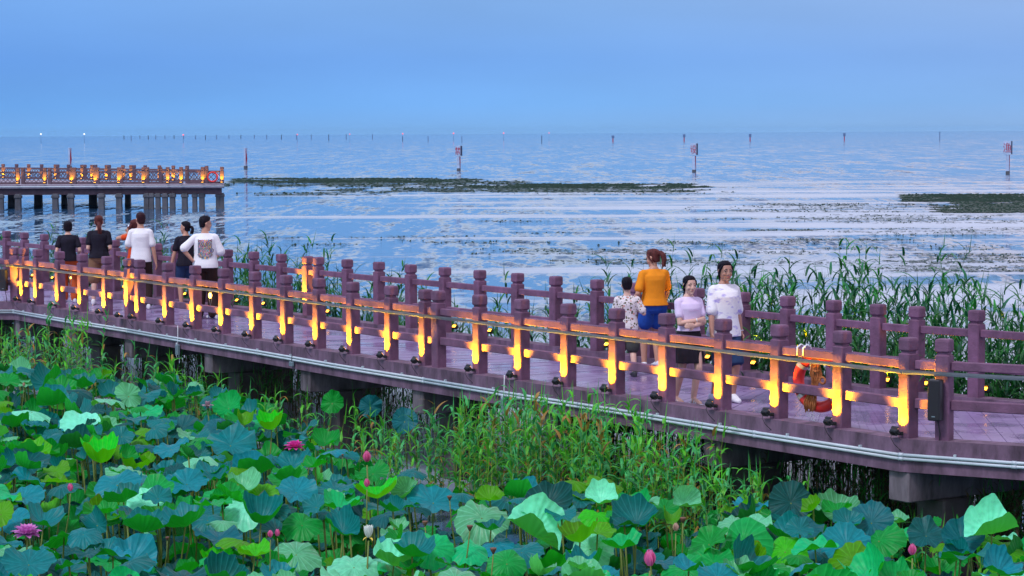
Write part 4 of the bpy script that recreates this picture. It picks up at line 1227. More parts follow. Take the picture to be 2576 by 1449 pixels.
yf = person(519, 803, 1.80, 0, 'young person in spectacles and a white tee with a colourful monster print on its back', 'skin', 'hair', 'fade', ('whitetee', .86, .085), ('brownblack', .10, .025, 'trousers'), 'trainers', build=1.05,
       hands=((-.20, -.08, .98, (.75, -.15, -.6), (.2, 1, 0), 1, .8), (.20, .24, 1.06)), feet=((-.13, .04, 0), (.12, .0, 0)), head=(-62, 0), sleeve=.25, elbow_pole=((-1, -.35, -.3), (.55, -1, -.6)), toes=(14, -50))
# right group
person(1578, 946, 1.33, 4, 'small child in a cream leaf-print shirt and dark shorts seen from behind', 'skinpale', 'hair', 'boy', ('floral', .80, .055), ('olive', .50, .03, 'shorts'), 'dark', child=True, build=1.02, sw=.165,
       hands=((-.20, .24, .98), (.24, .16, 1.12)), feet=((-.08, .12, .02), (.10, -.16, .0)), head=(-3, 0), sleeve=.21)
person(1645, 931, 1.645, 18, 'person in a mustard orange top and blue shorts, looking down beside the child', 'skin', 'hairred', 'pony_high', ('orangetee', .92, .055), ('blue', .68, .025, 'shorts'), 'plain', female=True, build=1.05,
       hands=((-.28, .13, .93), (.26, .26, .93)), feet=((-.10, .14, .0), (.06, .02, 0.02)), head=(40, -12), sleeve=.21, sw=.168)
pi_ = person(1733, 1017, 1.53, -152, 'person with folded arms in a lilac tee, black skirt and white sandals', 'skinpale', 'hair', 'pony_short', ('lilactee', .98, .03), ('blackskirt', .56, .045, 'skirt'), 'sandals', female=True, build=1.0,
       hands=((.03, .205, 1.06, (1, .02, .03), (0, -1, 0), 1, .5), (-.04, .165, 1.13, (-1, .0, -.05), (0, -1, 0), -1, .5)), feet=((-.02, .10, 0), (.10, -.16, 0)), head=(-6, -3), sleeve=.17, elbow_pole=((-1, -.35, -.6), (1, -.35, -.6)), toes=(0, 0))
pj = person(1822, 1011, 1.69, -156, 'person in a loose white tee with violet smudges and knee-length blue denim, facing right', 'skintan', 'hair', 'pony_short', ('tiedye', .80, .085), ('navydenim', .48, .015, 'shorts'), 'plain', female=True,
       hands=((-.22, .02, .84), (.24, .12, .83)), feet=((-.08, .08, 0), (.09, -.08, 0)), head=(-2, 0), sleeve=.25)
# small things worn or held
def pmat(c, nm): return mat(nm, c, .7)
root = yf['root']; S = yf['S']
mb = MB(); rr = random.Random(8)
pal = [pmat((.85, .12, .25), 'magenta print'), pmat((.05, .45, .60), 'teal print'), pmat((.90, .62, .05), 'yellow print'), pmat((.10, .25, .70), 'blue print'), pmat((.90, .35, .08), 'orange print'), pmat((.12, .10, .16), 'black print')]
cz0, cz1 = 1.02, 1.325
for k in range(430):
    u = rr.uniform(-1, 1); v = rr.uniform(0, 1); w = .112
    if v < .12: w = .06
    x_ = u * w + .012; z_ = cz0 + (cz1 - cz0) * v; hh = rr.uniform(.006, .016); ww = rr.uniform(.002, .0045)
    q = [back_pt(S, x_ - ww, z_ - hh, .0085), back_pt(S, x_ + ww, z_ - hh, .0085), back_pt(S, x_ + ww, z_ + hh, .0085), back_pt(S, x_ - ww, z_ + hh, .0085)]
    b = len(mb.v); mb.v += q; mb.face((b, b + 1, b + 2, b + 3), rr.randrange(5))
def ln(pts, r=.0052):
    mb.tube([back_pt(S, a + .012, b, .010) for a, b in pts], r, 5, 5)
def arc(cx, cz, rx, rz_, a0=0, a1=6.283, n=22): return [(cx + rx * math.cos(a0 + (a1 - a0) * k / n), cz + rz_ * math.sin(a0 + (a1 - a0) * k / n)) for k in range(n + 1)]
ln(arc(-.055, 1.262, .036, .036)); ln(arc(.055, 1.262, .036, .036)); ln(arc(.0, 1.226, .010, .008))
for s_ in (-1, 1): mb.ball(back_pt(S, .012 + s_ * .052, 1.262, .010), .011, .004, .012, mi=5)
ln([(-.085, 1.318), (.085, 1.318), (.108, 1.295), (.110, 1.09), (.085, 1.062), (-.085, 1.062), (-.108, 1.09), (-.110, 1.295), (-.085, 1.318)])
ln([(-.075, 1.195), (.075, 1.195), (.090, 1.175), (.088, 1.12), (.07, 1.09), (-.07, 1.09), (-.088, 1.12), (-.090, 1.175), (-.075, 1.195)])
ln([(-.085 + .0213 * k, 1.19 if k % 2 == 0 else 1.165) for k in range(9)], .0026); ln([(-.085 + .0213 * k, 1.094 if k % 2 == 0 else 1.122) for k in range(9)], .0026)
# a row of small letters between the teeth
for k, st in enumerate(([((0, 1), (1, 1)), ((.5, 1), (.5, 0))], [((0, 0), (0, .7)), ((0, .6), (.7, .7))], [((0, 0), (.8, 0)), ((.8, 0), (.8, .7)), ((0, .35), (.8, .35)), ((0, 0), (0, .35))], [((0, 0), (0, 1)), ((0, .6), (.7, .5)), ((.7, .5), (.7, 0))], [((0, .5), (.7, .5)), ((0, 0), (.7, 0)), ((0, 0), (0, .6))])):
    for (a, b_), (c_, d2) in st: ln([(-.048 + .021 * k + a * .014, 1.133 + b_ * .022), (-.048 + .021 * k + c_ * .014, 1.133 + d2 * .022)], .0016)
for s_ in (-1, 1):
    ln([(s_ * .108, 1.295), (s_ * .115, 1.335), (s_ * .085, 1.318)]); ln([(s_ * .03, 1.062), (s_ * .032, 1.02)]); ln([(s_ * .032, 1.04), (s_ * .09, 1.045), (s_ * .125, 1.085)])
ln(arc(.118, 1.15, .018, .028, -1.6, 1.6, 10))
mb.build('back_print', pal, root)
mb = MB(); h = yf['hp']
for s_ in (-1, 1): mb.torus(h(s_ * .033, .103, .002), yf['hX'], yf['hZ'], .022, .0022, 18, 5); mb.tube([h(s_ * .055, .100, .006), h(s_ * .078, .06, .010), h(s_ * .080, -.01, .012)], .002, 5)
mb.tube([h(-.012, .106, .004), h(.012, .106, .004)], .002, 5); mb.build('spectacles', M['steel'], root)
# phone in the young person's hand: held thing, top level
def world(rt, v): return rt.location + Matrix.Rotation(rt.rotation_euler.z, 3, 'Z') @ (V(v) * rt.scale[0])
c = world(root, V(yf['arms'][0][2]) + V((.07, -.04, -.065)))
mb = MB(); ax = (V((.75, -.15, -.6)).normalized(), V((.1, 1, 0)).normalized(), None); X_ = ax[0]; Y_ = (ax[1] - X_ * ax[1].dot(X_)).normalized(); ax = (X_, Y_, X_.cross(Y_))
mb.box((0, 0, 0), (.15, .012, .076), ax, ch=.003); o = mb.build('phone', M['phonebody'], None, c); tag(o, 'grey phone held low behind the back of the printed white tee', 'phone')
c = world(ph['root'], V(ph['arms'][0][2]) + V((.03, .05, .10)))
ro = empty('phone', c); tag(ro, 'phone with a lit screen held upright to photograph the lake', 'phone')
mb = MB(); mb.box((0, 0, 0), (.078, .010, .155), ch=.003); mb.build('case', M['black'], ro); mb = MB(); mb.box((0, -.0065, 0), (.068, .002, .14)); mb.build('screen', M['screen'], ro)
# wristbands
for d_, k in ((pi_, 1), (pj, 0)):
    a, e_, w = d_['arms'][k]; dr = (w - e_).normalized(); A, U = frame_of(dr); mb = MB(); mb.torus(w - dr * .02, A, U, .030, .006, 18, 6); mb.build('wristband', M['strap'], d_['root'])
# spectacles of the girl in the white tee
mb = MB(); h = pj['hp']
for s_ in (-1, 1): mb.torus(h(s_ * .033, .101, .002), pj['hX'], pj['hZ'], .021, .0014, 18, 5); mb.tube([h(s_ * .054, .098, .006), h(s_ * .078, .05, .010)], .0015, 5)
mb.build('spectacles', M['steel'], pj['root'])
# pale print line on the lilac tee, shirt badge and skirt button
S = pi_['S']; mb = MB()
for k in range(11): mb.tube([back_pt(S, -.07 + k * .014, 1.252 + .004 * (k % 2), .004, True), back_pt(S, -.062 + k * .014, 1.256 - .004 * (k % 2), .004, True)], .0022, 4)
mb.build('chest_print', pmat((.62, .35, .55), 'pink print'), pi_['root'])
# ---------------------------------------------------------------- lotus pond
def leaf_material(name, top, under, rough=.46, trans=.22, vein=.24, brown=0.0):
    mt = bpy.data.materials.new(name); mt.use_nodes = True
    nt = mt.node_tree; b = nt.nodes['Principled BSDF']; b.inputs['Roughness'].default_value = rough
    b.inputs['Specular IOR Level'].default_value = .22
    tc = N(nt, 'ShaderNodeTexCoord'); sp = N(nt, 'ShaderNodeSeparateXYZ'); nt.links.new(tc.outputs['UV'], sp.inputs[0])
    # uv.x runs round the leaf, uv.y from centre to rim
    w = N(nt, 'ShaderNodeMath', operation='MULTIPLY'); w.inputs[1].default_value = 2 * math.pi * 21; nt.links.new(sp.outputs[0], w.inputs[0])
    s_ = N(nt, 'ShaderNodeMath', operation='SINE'); nt.links.new(w.outputs[0], s_.inputs[0])
    mr = N(nt, 'ShaderNodeMapRange'); mr.inputs['From Min'].default_value = .72; mr.inputs['From Max'].default_value = 1.0; mr.inputs['To Max'].default_value = vein; nt.links.new(s_.outputs[0], mr.inputs[0])
    oi = N(nt, 'ShaderNodeObjectInfo')
    nz = N(nt, 'ShaderNodeTexNoise'); nz.inputs['Scale'].default_value = 5; nz.inputs['Detail'].default_value = 3; nt.links.new(tc.outputs['Object'], nz.inputs[0])
    hs = N(nt, 'ShaderNodeHueSaturation'); hs.inputs['Color'].default_value = top + (1,)
    m1 = N(nt, 'ShaderNodeMapRange'); m1.inputs['To Min'].default_value = .55; m1.inputs['To Max'].default_value = 1.5; nt.links.new(oi.outputs['Random'], m1.inputs[0])
    m2 = N(nt, 'ShaderNodeMapRange'); m2.inputs['To Min'].default_value = .84; m2.inputs['To Max'].default_value = 1.16; m2.inputs['From Min'].default_value = .3; m2.inputs['From Max'].default_value = .7; nt.links.new(nz.outputs[0], m2.inputs[0])
    mm = N(nt, 'ShaderNodeMath', operation='MULTIPLY'); nt.links.new(m1.outputs[0], mm.inputs[0]); nt.links.new(m2.outputs[0], mm.inputs[1]); nt.links.new(mm.outputs[0], hs.inputs['Value'])
    m3 = N(nt, 'ShaderNodeMapRange'); m3.inputs['To Min'].default_value = .475; m3.inputs['To Max'].default_value = .53; nt.links.new(oi.outputs['Random'], m3.inputs[0]); nt.links.new(m3.outputs[0], hs.inputs['Hue'])
    vx = N(nt, 'ShaderNodeMix', data_type='RGBA'); vx.inputs[7].default_value = tuple(min(1, c * 1.9 + .04) for c in top) + (1,)
    nt.links.new(mr.outputs[0], vx.inputs[0]); nt.links.new(hs.outputs[0], vx.inputs[6])
    # worn brown rim
    rim = N(nt, 'ShaderNodeMath', operation='ADD'); nt.links.new(sp.outputs[1], rim.inputs[0])
    nq = N(nt, 'ShaderNodeMath', operation='MULTIPLY'); nq.inputs[1].default_value = .35; nt.links.new(nz.outputs[0], nq.inputs[0]); nt.links.new(nq.outputs[0], rim.inputs[1])
    rr = N(nt, 'ShaderNodeMapRange'); rr.inputs['From Min'].default_value = 1.19 - brown; rr.inputs['From Max'].default_value = 1.25 - brown; rr.inputs['To Max'].default_value = .75; nt.links.new(rim.outputs[0], rr.inputs[0])
    rx = N(nt, 'ShaderNodeMix', data_type='RGBA'); rx.inputs[7].default_value = (.22, .12, .03, 1); nt.links.new(rr.outputs[0], rx.inputs[0]); nt.links.new(vx.outputs[2], rx.inputs[6])
    geo = N(nt, 'ShaderNodeNewGeometry'); ux = N(nt, 'ShaderNodeMix', data_type='RGBA'); ux.inputs[7].default_value = under + (1,)
    nt.links.new(geo.outputs['Backfacing'], ux.inputs[0]); nt.links.new(rx.outputs[2], ux.inputs[6])
    nt.links.new(ux.outputs[2], b.inputs['Base Color'])
    bp = N(nt, 'ShaderNodeBump'); bp.inputs['Strength'].default_value = .22; bp.inputs['Distance'].default_value = .012
    nt.links.new(s_.outputs[0], bp.inputs['Height']); nt.links.new(bp.outputs[0], b.inputs['Normal'])
    tr = N(nt, 'ShaderNodeBsdfTranslucent'); tcol = N(nt, 'ShaderNodeMix', data_type='RGBA', blend_type='MULTIPLY'); tcol.inputs[0].default_value = 1; tcol.inputs[7].default_value = (1.6, 1.5, .5, 1)
    nt.links.new(ux.outputs[2], tcol.inputs[6]); nt.links.new(tcol.outputs[2], tr.inputs[0])
    mx = N(nt, 'ShaderNodeMixShader'); mx.inputs[0].default_value = trans
    nt.links.new(b.outputs[0], mx.inputs[1]); nt.links.new(tr.outputs[0], mx.inputs[2]); nt.links.new(mx.outputs[0], nt.nodes['Material Output'].inputs[0])
    return mt
LM = {
 'blue green': leaf_material('blue green lotus leaf', (.003, .200, .215), (.012, .38, .03)),
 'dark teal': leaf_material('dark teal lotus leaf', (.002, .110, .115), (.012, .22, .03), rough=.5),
 'green': leaf_material('green lotus leaf', (.004, .36, .070), (.015, .44, .02), trans=.3),
 'bright green': leaf_material('bright green lotus leaf', (.075, .45, .008), (.10, .50, .008), trans=.38, brown=.03),
 'pale green': leaf_material('pale green lotus leaf', (.15, .62, .34), (.08, .52, .10), rough=.36, trans=.25),
}
M['stem'] = mat('lotus stem', (.14, .20, .03), .6, noise_amt=.3, noise_scale=9)
M['brownstem'] = mat('dry brown head', (.16, .07, .04), .7, noise_amt=.3, noise_scale=30)
def leaf_shape(seed, shape):
    """lotus leaf of radius 1: wavy rim, sunk centre, cupped, drooping or folded"""
    rnd = random.Random(seed)
    nr, na = 8, 44
    cup = {'flat': .10, 'cupped': .45, 'drooping': -.30, 'folded': .25, 'funnel': .75}[shape] * rnd.uniform(.8, 1.2)
    ph = [rnd.uniform(0, 6.28) for _ in range(8)]; amp = rnd.uniform(.10, .20); n1 = rnd.choice((4, 5, 6)); n2 = rnd.choice((9, 11, 13))
    fold = rnd.uniform(0, 3.14)
    def P(r, t):
        rad = r * (1 + (.03 * math.sin(3 * t + ph[0]) + .035 * math.sin(n2 * t + ph[1])) * r)
        x, y = rad * math.cos(t), rad * math.sin(t) * .93
        z = cup * r * r - .07 * math.exp(-(r / .16) ** 2)
        z += amp * (r ** 2.2) * (math.sin(n1 * t + ph[2]) * .6 + math.sin(2 * t + ph[3]) * .9) + .06 * (r ** 5) * math.sin(n2 * t + ph[4])
        z += .04 * r * math.sin(7 * t + ph[5] + r * 2)
        if shape in ('folded',):
            u = x * math.cos(fold) + y * math.sin(fold); v = -x * math.sin(fold) + y * math.cos(fold)
            k = abs(v); ang = min(1.25, k * 1.5)
            vv = math.copysign(math.sin(ang) / 1.5, v); z += (1 - math.cos(ang)) / 1.5 * 1.6
            x = u * math.cos(fold) - vv * math.sin(fold); y = u * math.sin(fold) + vv * math.cos(fold)
        elif cup > .3:
            s_ = 1 - .22 * r * r * cup; x *= s_; y *= s_
        return V((x, y, z))
    verts = [P(0, 0)]; faces = []; uv = []
    for i in range(1, nr + 1):
        for j in range(na):
            verts.append(P(i / nr, 2 * math.pi * j / na))
    for j in range(na):
        faces.append((0, 1 + j, 1 + (j + 1) % na)); uv.append(((j + .5) / na, 0)); uv.append((j / na, 1 / nr)); uv.append(((j + 1) / na, 1 / nr))
    for i in range(1, nr):
        for j in range(na):
            a = 1 + (i - 1) * na
            faces.append((a + j, a + na + j, a + na + (j + 1) % na, a + (j + 1) % na))
            uv += [(j / na, i / nr), (j / na, (i + 1) / nr), ((j + 1) / na, (i + 1) / nr), ((j + 1) / na, i / nr)]
    return verts, faces, uv
SHAPES = []
for k, sh_ in enumerate(['flat'] * 5 + ['cupped'] * 4 + ['drooping'] * 4 + ['folded'] * 3 + ['funnel'] * 2):
    SHAPES.append((sh_, leaf_shape(100 + k, sh_)))
def leaf_mesh(data, mt):
    vs, fs, uv = data
    me = bpy.data.meshes.new('leaf_blade'); me.from_pydata([tuple(v) for v in vs], [], fs); me.materials.append(mt)
    l = me.uv_layers.new(name='UVMap'); l.data.foreach_set('uv', [c for q in uv for c in q])
    me.polygons.foreach_set('use_smooth', [True] * len(fs)); me.update(); return me
MESHES = {}
def get_leaf(si, cname):
    if (si, cname) not in MESHES: MESHES[(si, cname)] = leaf_mesh(SHAPES[si][1], LM[cname])
    return MESHES[(si, cname)]
def stem_mesh(seed, mt=None):
    rnd = random.Random(seed); mb = MB(); a, b = rnd.uniform(-.10, .10), rnd.uniform(-.10, .10)
    mb.tube([(0, 0, 0), (a * .3, b * .3, -.3), (a, b, -.65), (a * 1.4, b * 1.4, -1.15)], [.0075, .0085, .010, .011], 5)
    return mb.mesh('stem', mt or M['stem'])
STEMS = [stem_mesh(s) for s in range(5)]
# the far edge of the lotus bed, as screen column -> row of the highest leaves
EDGE = [(-80, 905), (0, 915), (300, 945), (450, 960), (600, 985), (700, 1040), (760, 1085), (860, 1110), (960, 1150), (1060, 1180), (1200, 1235), (1320, 1235), (1450, 1195), (1560, 1200), (1660, 1240), (1800, 1262), (1900, 1250), (2000, 1225), (2120, 1250), (2250, 1280), (2400, 1330), (2500, 1335), (2660, 1330)]
def edge_y(x):
    for (a, ya), (b, yb) in zip(EDGE, EDGE[1:]):
        if a <= x <= b: return ya + (yb - ya) * (x - a) / (b - a)
    return 1400
FLOWERS = [(741, 1127, 'open', 1.0, 'deep pink lotus in full bloom beside the piles, brightest of the flowers'), (68, 1346, 'openpale', 1.1, 'pale mauve lotus in full bloom at the lower left'),
 (927, 1352, 'white', 1.0, 'white lotus flower half open in the front of the pond'), (923, 1162, 'bud', 1.2, 'round pink lotus bud, upper of two in one column'), (923, 1225, 'bud', .85, 'small pink lotus bud below a rounder one, above a bright leaf'),
 (177, 1236, 'bud', .8, 'single pink pointed lotus bud among blue green leaves at left'), (1635, 1424, 'bud', 1.35, 'large pink lotus bud at the bottom edge'), (680, 1352, 'bud', .65, 'left of a pair of small pink lotus buds'), (698, 1349, 'bud', .65, 'right of a pair of small pink lotus buds'),
 (2295, 1396, 'bud', .95, 'magenta lotus bud near the lower right corner'), (1700, 1336, 'budpale', .75, 'pale pink bud under the reeds at right of centre'), (60, 972, 'budpale', .55, 'tiny yellowish bud at the upper left of the pond'), (522, 1027, 'dry', 1.0, 'faded grey pink lotus flower before a big green leaf'),
 (1182, 1327, 'head', .8, 'brown lotus seed head beside a large pale leaf'), (1069, 1316, 'head', .75, 'small brown seed head over a blue green leaf'), (1241, 1384, 'head', .8, 'dark red seed head near the bottom middle'), (1718, 1307, 'head', .8, 'dark wilted seed head under the reeds'),
 (1131, 1252, 'head', .7, 'pale brown seed head where the reeds begin'), (421, 1354, 'head', .5, 'tiny orange seed head at lower left'), (862, 1145, 'head', .4, 'little yellow seed pod below the boardwalk')]
HERO = [  # x, y, width px, colour, shape, tilt towards camera (deg), tilt sideways
 (575, 1025, 84, 'green', 'cupped', 48, -15), (255, 1160, 118, 'bright green', 'funnel', 12, 0), (80, 1035, 98, 'pale green', 'drooping', 5, 12), (262, 1003, 104, 'pale green', 'drooping', -8, 0), (580, 1118, 128, 'blue green', 'flat', 26, 5), (612, 1232, 100, 'pale green', 'funnel', 18, 8),
 (950, 1250, 118, 'bright green', 'cupped', 2, -6), (1212, 1300, 142, 'pale green', 'drooping', 34, 0), (1340, 1340, 150, 'pale green', 'folded', 30, 28), (1380, 1268, 128, 'dark teal', 'cupped', 38, 0), (1485, 1378, 112, 'pale green', 'drooping', 46, -24), (1275, 1415, 104, 'green', 'drooping', 42, 10),
 (1525, 1214, 92, 'bright green', 'drooping', 22, 18), (1512, 1258, 96, 'pale green', 'cupped', 30, 0), (1600, 1312, 132, 'blue green', 'cupped', 32, -10), (1722, 1266, 84, 'pale green', 'folded', 40, 30), (1870, 1362, 140, 'green', 'drooping', 50, -34), (1975, 1385, 112, 'bright green', 'drooping', 40, -20),
 (1990, 1262, 112, 'dark teal', 'flat', 52, 8), (2192, 1312, 112, 'dark teal', 'flat', 48, -8), (2130, 1370, 128, 'blue green', 'flat', 40, 0), (2145, 1410, 130, 'bright green', 'drooping', 42, -12), (2535, 1385, 130, 'bright green', 'drooping', 34, 18), (1022, 1236, 72, 'pale green', 'folded', 56, -50),
 (836, 1012, 58, 'green', 'flat', 74, -30), (932, 1022, 58, 'dark teal', 'flat', 80, 10), (1018, 1058, 66, 'dark teal', 'flat', 66, 0), (1036, 1186, 76, 'blue green', 'drooping', 10, 0), (735, 1172, 104, 'blue green', 'cupped', 24, 0), (745, 1236, 110, 'blue green', 'flat', 24, 10),
 (684, 1078, 84, 'bright green', 'funnel', 14, -8), (745, 1392, 128, 'pale green', 'drooping', 30, 0), (890, 1424, 124, 'pale green', 'drooping', 32, 8), (1085, 1378, 112, 'green', 'drooping', 46, 6), (760, 1318, 100, 'green', 'drooping', 36, 0), (1180, 1382, 96, 'green', 'drooping', 26, 0), (470, 1215, 110, 'blue green', 'flat', 24, 0),
 (430, 1128, 96, 'blue green', 'flat', 12, -16), (1090, 1262, 130, 'blue green', 'flat', 20, 12), (640, 1395, 90, 'bright green', 'cupped', 8, 0), (2330, 1345, 96, 'dark teal', 'flat', 40, 0), (2420, 1360, 120, 'dark teal', 'cupped', 40, 0), (1935, 1430, 110, 'green', 'drooping', 30, 0), (60, 1250, 110, 'blue green', 'flat', 14, 0)]
random.seed(77)
leaves = []   # (pos, radius, shape index, colour, rotation matrix)
def leaf_rot(tilt, side, spin):
    return Matrix.Rotation(R(side), 3, 'Y') @ Matrix.Rotation(R(tilt), 3, 'X') @ Matrix.Rotation(spin, 3, 'Z')
def pick(shape):
    return random.choice([i for i, (n, _) in enumerate(SHAPES) if n == shape])
for (x, y, w, c, sh_, t, sd) in HERO:
    z = random.uniform(.92, 1.08) if y < 1330 or x < 1200 else random.uniform(.85, 1.0)
    p = at(x, y, z); r = w * p.y / 6000 / 2 * 1.06
    leaves.append((p, r, pick(sh_), c, leaf_rot(t, sd, random.uniform(0, 6.28)), True))
Y = 19.2
hero_px = [(h_[0], h_[1], h_[2]) for h_ in HERO]
while Y < 42.5:
    half = 1420 / 6000 * Y
    x = -half + random.uniform(0, .4)
    while x < half:
        px = x + random.uniform(-.16, .16); py = Y + random.uniform(-.2, .2)
        x += .262
        z = random.uniform(.74, 1.10) if random.random() < .55 else random.uniform(.22, .55)
        sx, sy = proj(V((px, py, z)))
        if sy < edge_y(sx) + random.uniform(0, 26) or sy > 1530: continue
        if any(abs(sx - a) < w * .42 and abs(sy - b) < 26 for a, b, w in hero_px) and random.random() < .85: continue
        blocked = False
        for f_ in FLOWERS:
            if abs(sx - f_[0]) < 62 and -8 < sy - f_[1] < 52: blocked = True
        if blocked and random.random() < .9:
            z = max(.25, z - .42)
        # colours shift across the pond as in the photograph
        u = random.random(); left = sx < 1250
        if left: c = 'blue green' if u < .46 else 'dark teal' if u < .60 else 'green' if u < .84 else 'bright green' if u < .93 else 'pale green'
        else: c = 'blue green' if u < .30 else 'dark teal' if u < .40 else 'green' if u < .72 else 'bright green' if u < .85 else 'pale green'
        if sy > 1360 and 1150 > sx > 650 and random.random() < .4: c = 'pale green'
        if z < .6: c = 'dark teal' if random.random() < .6 else 'green'  # low leaves coloured darker, so shade under the tall ones sits in the colour
        sh_ = random.choices(['flat', 'cupped', 'drooping', 'folded', 'funnel'], [5, 3, 4, 1.4, 1.2 if c == 'bright green' else .4])[0]
        r = random.uniform(.115, .265) * (.85 if c == 'bright green' else 1)
        leaves.append((V((px, py, z)), r, pick(sh_), c, leaf_rot(random.gauss(9, 15), random.gauss(0, 16), random.uniform(0, 6.28)), False))
    Y += .28
# added low storey of leaves; its dark teal puts deep shade into the gaps
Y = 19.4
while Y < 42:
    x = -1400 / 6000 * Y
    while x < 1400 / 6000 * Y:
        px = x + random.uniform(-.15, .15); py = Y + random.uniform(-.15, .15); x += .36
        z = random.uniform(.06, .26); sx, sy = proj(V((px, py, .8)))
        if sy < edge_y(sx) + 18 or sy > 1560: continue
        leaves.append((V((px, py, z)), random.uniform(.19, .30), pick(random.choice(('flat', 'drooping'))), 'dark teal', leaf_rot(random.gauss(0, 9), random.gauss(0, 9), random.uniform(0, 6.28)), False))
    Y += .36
def apparent(l): return l[1] / l[0].y * (1.5 if l[0].z > .6 else .3) * (100 if l[5] else 1)
order = sorted(range(len(leaves)), key=lambda k: -apparent(leaves[k]))
solo = set(order[:285])
adj = {'flat': 'flat wavy', 'cupped': 'cupped', 'drooping': 'drooping', 'folded': 'folded', 'funnel': 'funnel-shaped'}
def zone(sx, sy):
    rowy = 'bottom edge' if sy > 1395 else None
    col_ = ('below the left speaker' if sx < 150 else 'below the black tees' if sx < 330 else 'below the plain white tee' if sx < 440 else 'below the printed white tee' if sx < 620 else 'left of the pink bloom' if sx < 730 else 'near the deep pink bloom' if sx < 860 else 'around the stacked buds' if sx < 1000 else
            'below the middle crossheads' if sx < 1180 else 'left of the dense reeds' if sx < 1340 else 'before the dense reeds' if sx < 1560 else 'below the child' if sx < 1680 else 'below the folded arms' if sx < 1830 else 'below the loose white tee' if sx < 1960 else 'below the life ring' if sx < 2140 else 'below the railing kink' if sx < 2330 else 'below the right speaker')
    dep = 'in front' if sy > 1395 else 'near the front' if sy > 1290 else 'midway back' if sy > 1150 else 'far back'
    return dep, col_
from collections import defaultdict
bucket = defaultdict(list)
for k in order[:285]:
    p, r, si, c, rot, _ = leaves[k]; sx, sy = proj(p); bucket[(c, adj[SHAPES[si][0]]) + zone(sx, sy)].append((sx, k))
lab = {}
for (c, a, dep, col_), its in bucket.items():
    its.sort()
    for n_, (sx, k) in enumerate(its):
        base = '%s %s leaf %s, %s' % (a, c, dep, col_)
        lab[k] = base if len(its) == 1 else base + ', ' + ORD[n_] + ' from left'
SM = MB(); SM_uv = []; rest = {c: (MB(), []) for c in LM}
for k, (p, r, si, c, rot, _) in enumerate(leaves):
    if k in solo:
        root = empty('lotus_leaf', p); root['label'] = lab[k]; root['category'] = 'lotus leaf'; root['group'] = 'lotus leaves standing above the pond'
        o = inst('leaf_blade', get_leaf(si, c), root); o.rotation_euler = rot.to_euler(); o.scale = (r, r, r)
        st = inst('stem', random.choice(STEMS), root, (0, 0, -.012)); st.rotation_euler.z = random.uniform(0, 6.28)
        st.scale = (1, 1, 1)
    else:
        mb, uvs = rest[c]; vs, fs, uv = SHAPES[si][1]; b = len(mb.v)
        mb.v += [p + rot @ (v * r) for v in vs]
        for f_ in fs: mb.face([b + q for q in f_], 0, True)
        uvs += uv
        mb2 = SM; mb2.tube([p - V((0, 0, .01)), V((p.x + .03, p.y, p.z * .5)), V((p.x, p.y + .03, -.1))], .009, 4)
# all further leaves, too many to lift out one by one
vs, fs, ms, uvs = [], [], [], []
mats_ = list(LM.values())
for q, c in enumerate(LM):
    mb, uv = rest[c]; b = len(vs); vs += mb.v; fs += [tuple(b + i for i in f_) for f_ in mb.f]; ms += [q] * len(mb.f); uvs += uv
b = len(vs); nst = len(SM.f); vs += SM.v; fs += [tuple(b + i for i in f_) for f_ in SM.f]; ms += [len(mats_)] * nst
for f_ in SM.f: uvs += [(0, 0)] * len(f_)
me = bpy.data.meshes.new('lotus_leaves'); me.from_pydata([tuple(v) for v in vs], [], fs)
for mt in mats_ + [M['stem']]: me.materials.append(mt)
me.polygons.foreach_set('material_index', ms); me.polygons.foreach_set('use_smooth', [True] * len(fs))
l = me.uv_layers.new(name='UVMap'); l.data.foreach_set('uv', [c for q in uvs for c in q]); me.update()
o = bpy.data.objects.new('lotus_leaves', me); col.objects.link(o); tag(o, 'lower and farther lotus leaves filling the pond under the tall ones', 'lotus leaves', kind='stuff')

# ---- flowers
def petal_mat(nm, c, c2): return mat(nm, c, .5, noise_amt=.25, noise_scale=9, dark=c2, trans=.3)
FM = {'open': petal_mat('deep pink petal', (.80, .10, .48), (.70, .04, .36)), 'openpale': petal_mat('mauve pink petal', (.72, .30, .66), (.60, .14, .50)), 'white': petal_mat('white petal', (.82, .84, .80), (.70, .76, .66)),
      'bud': petal_mat('pink bud petal', (.82, .22, .45), (.74, .12, .33)), 'budpale': petal_mat('pale bud petal', (.66, .42, .38), (.50, .38, .20)), 'dry': petal_mat('faded petal', (.50, .38, .44), (.32, .22, .28))}
M['core'] = mat('yellow seed cup', (.70, .55, .08), .6)
def petal(mb, ax, length, width, open_, curl, base_r=.01, z0=0):
    """one petal leaning outward along azimuth ax"""
    d = V((math.cos(ax), math.sin(ax), 0)); s_ = V((-d.y, d.x, 0)); b = len(mb.v); n = 6
    pos = d * base_r + V((0, 0, z0)); ang = open_
    for i in range(n + 1):
        t = i / n; w = width * math.sin(math.pi * min(1, (t * .86 + .10))) ** .8 * (1 if t < .97 else .15)
        dirv = d * math.sin(ang) + V((0, 0, math.cos(ang))); nrm = d * math.cos(ang) - V((0, 0, math.sin(ang)))
        for sx in (-1, 0, 1): mb.v.append(pos + s_ * (w * sx) - nrm * (abs(sx) * w * .35))
        pos = pos + dirv * (length / n); ang += curl / n
    for i in range(n):
        for j in range(2):
            a = b + i * 3 + j; mb.face((a, a + 1, a + 4, a + 3), 0, True)
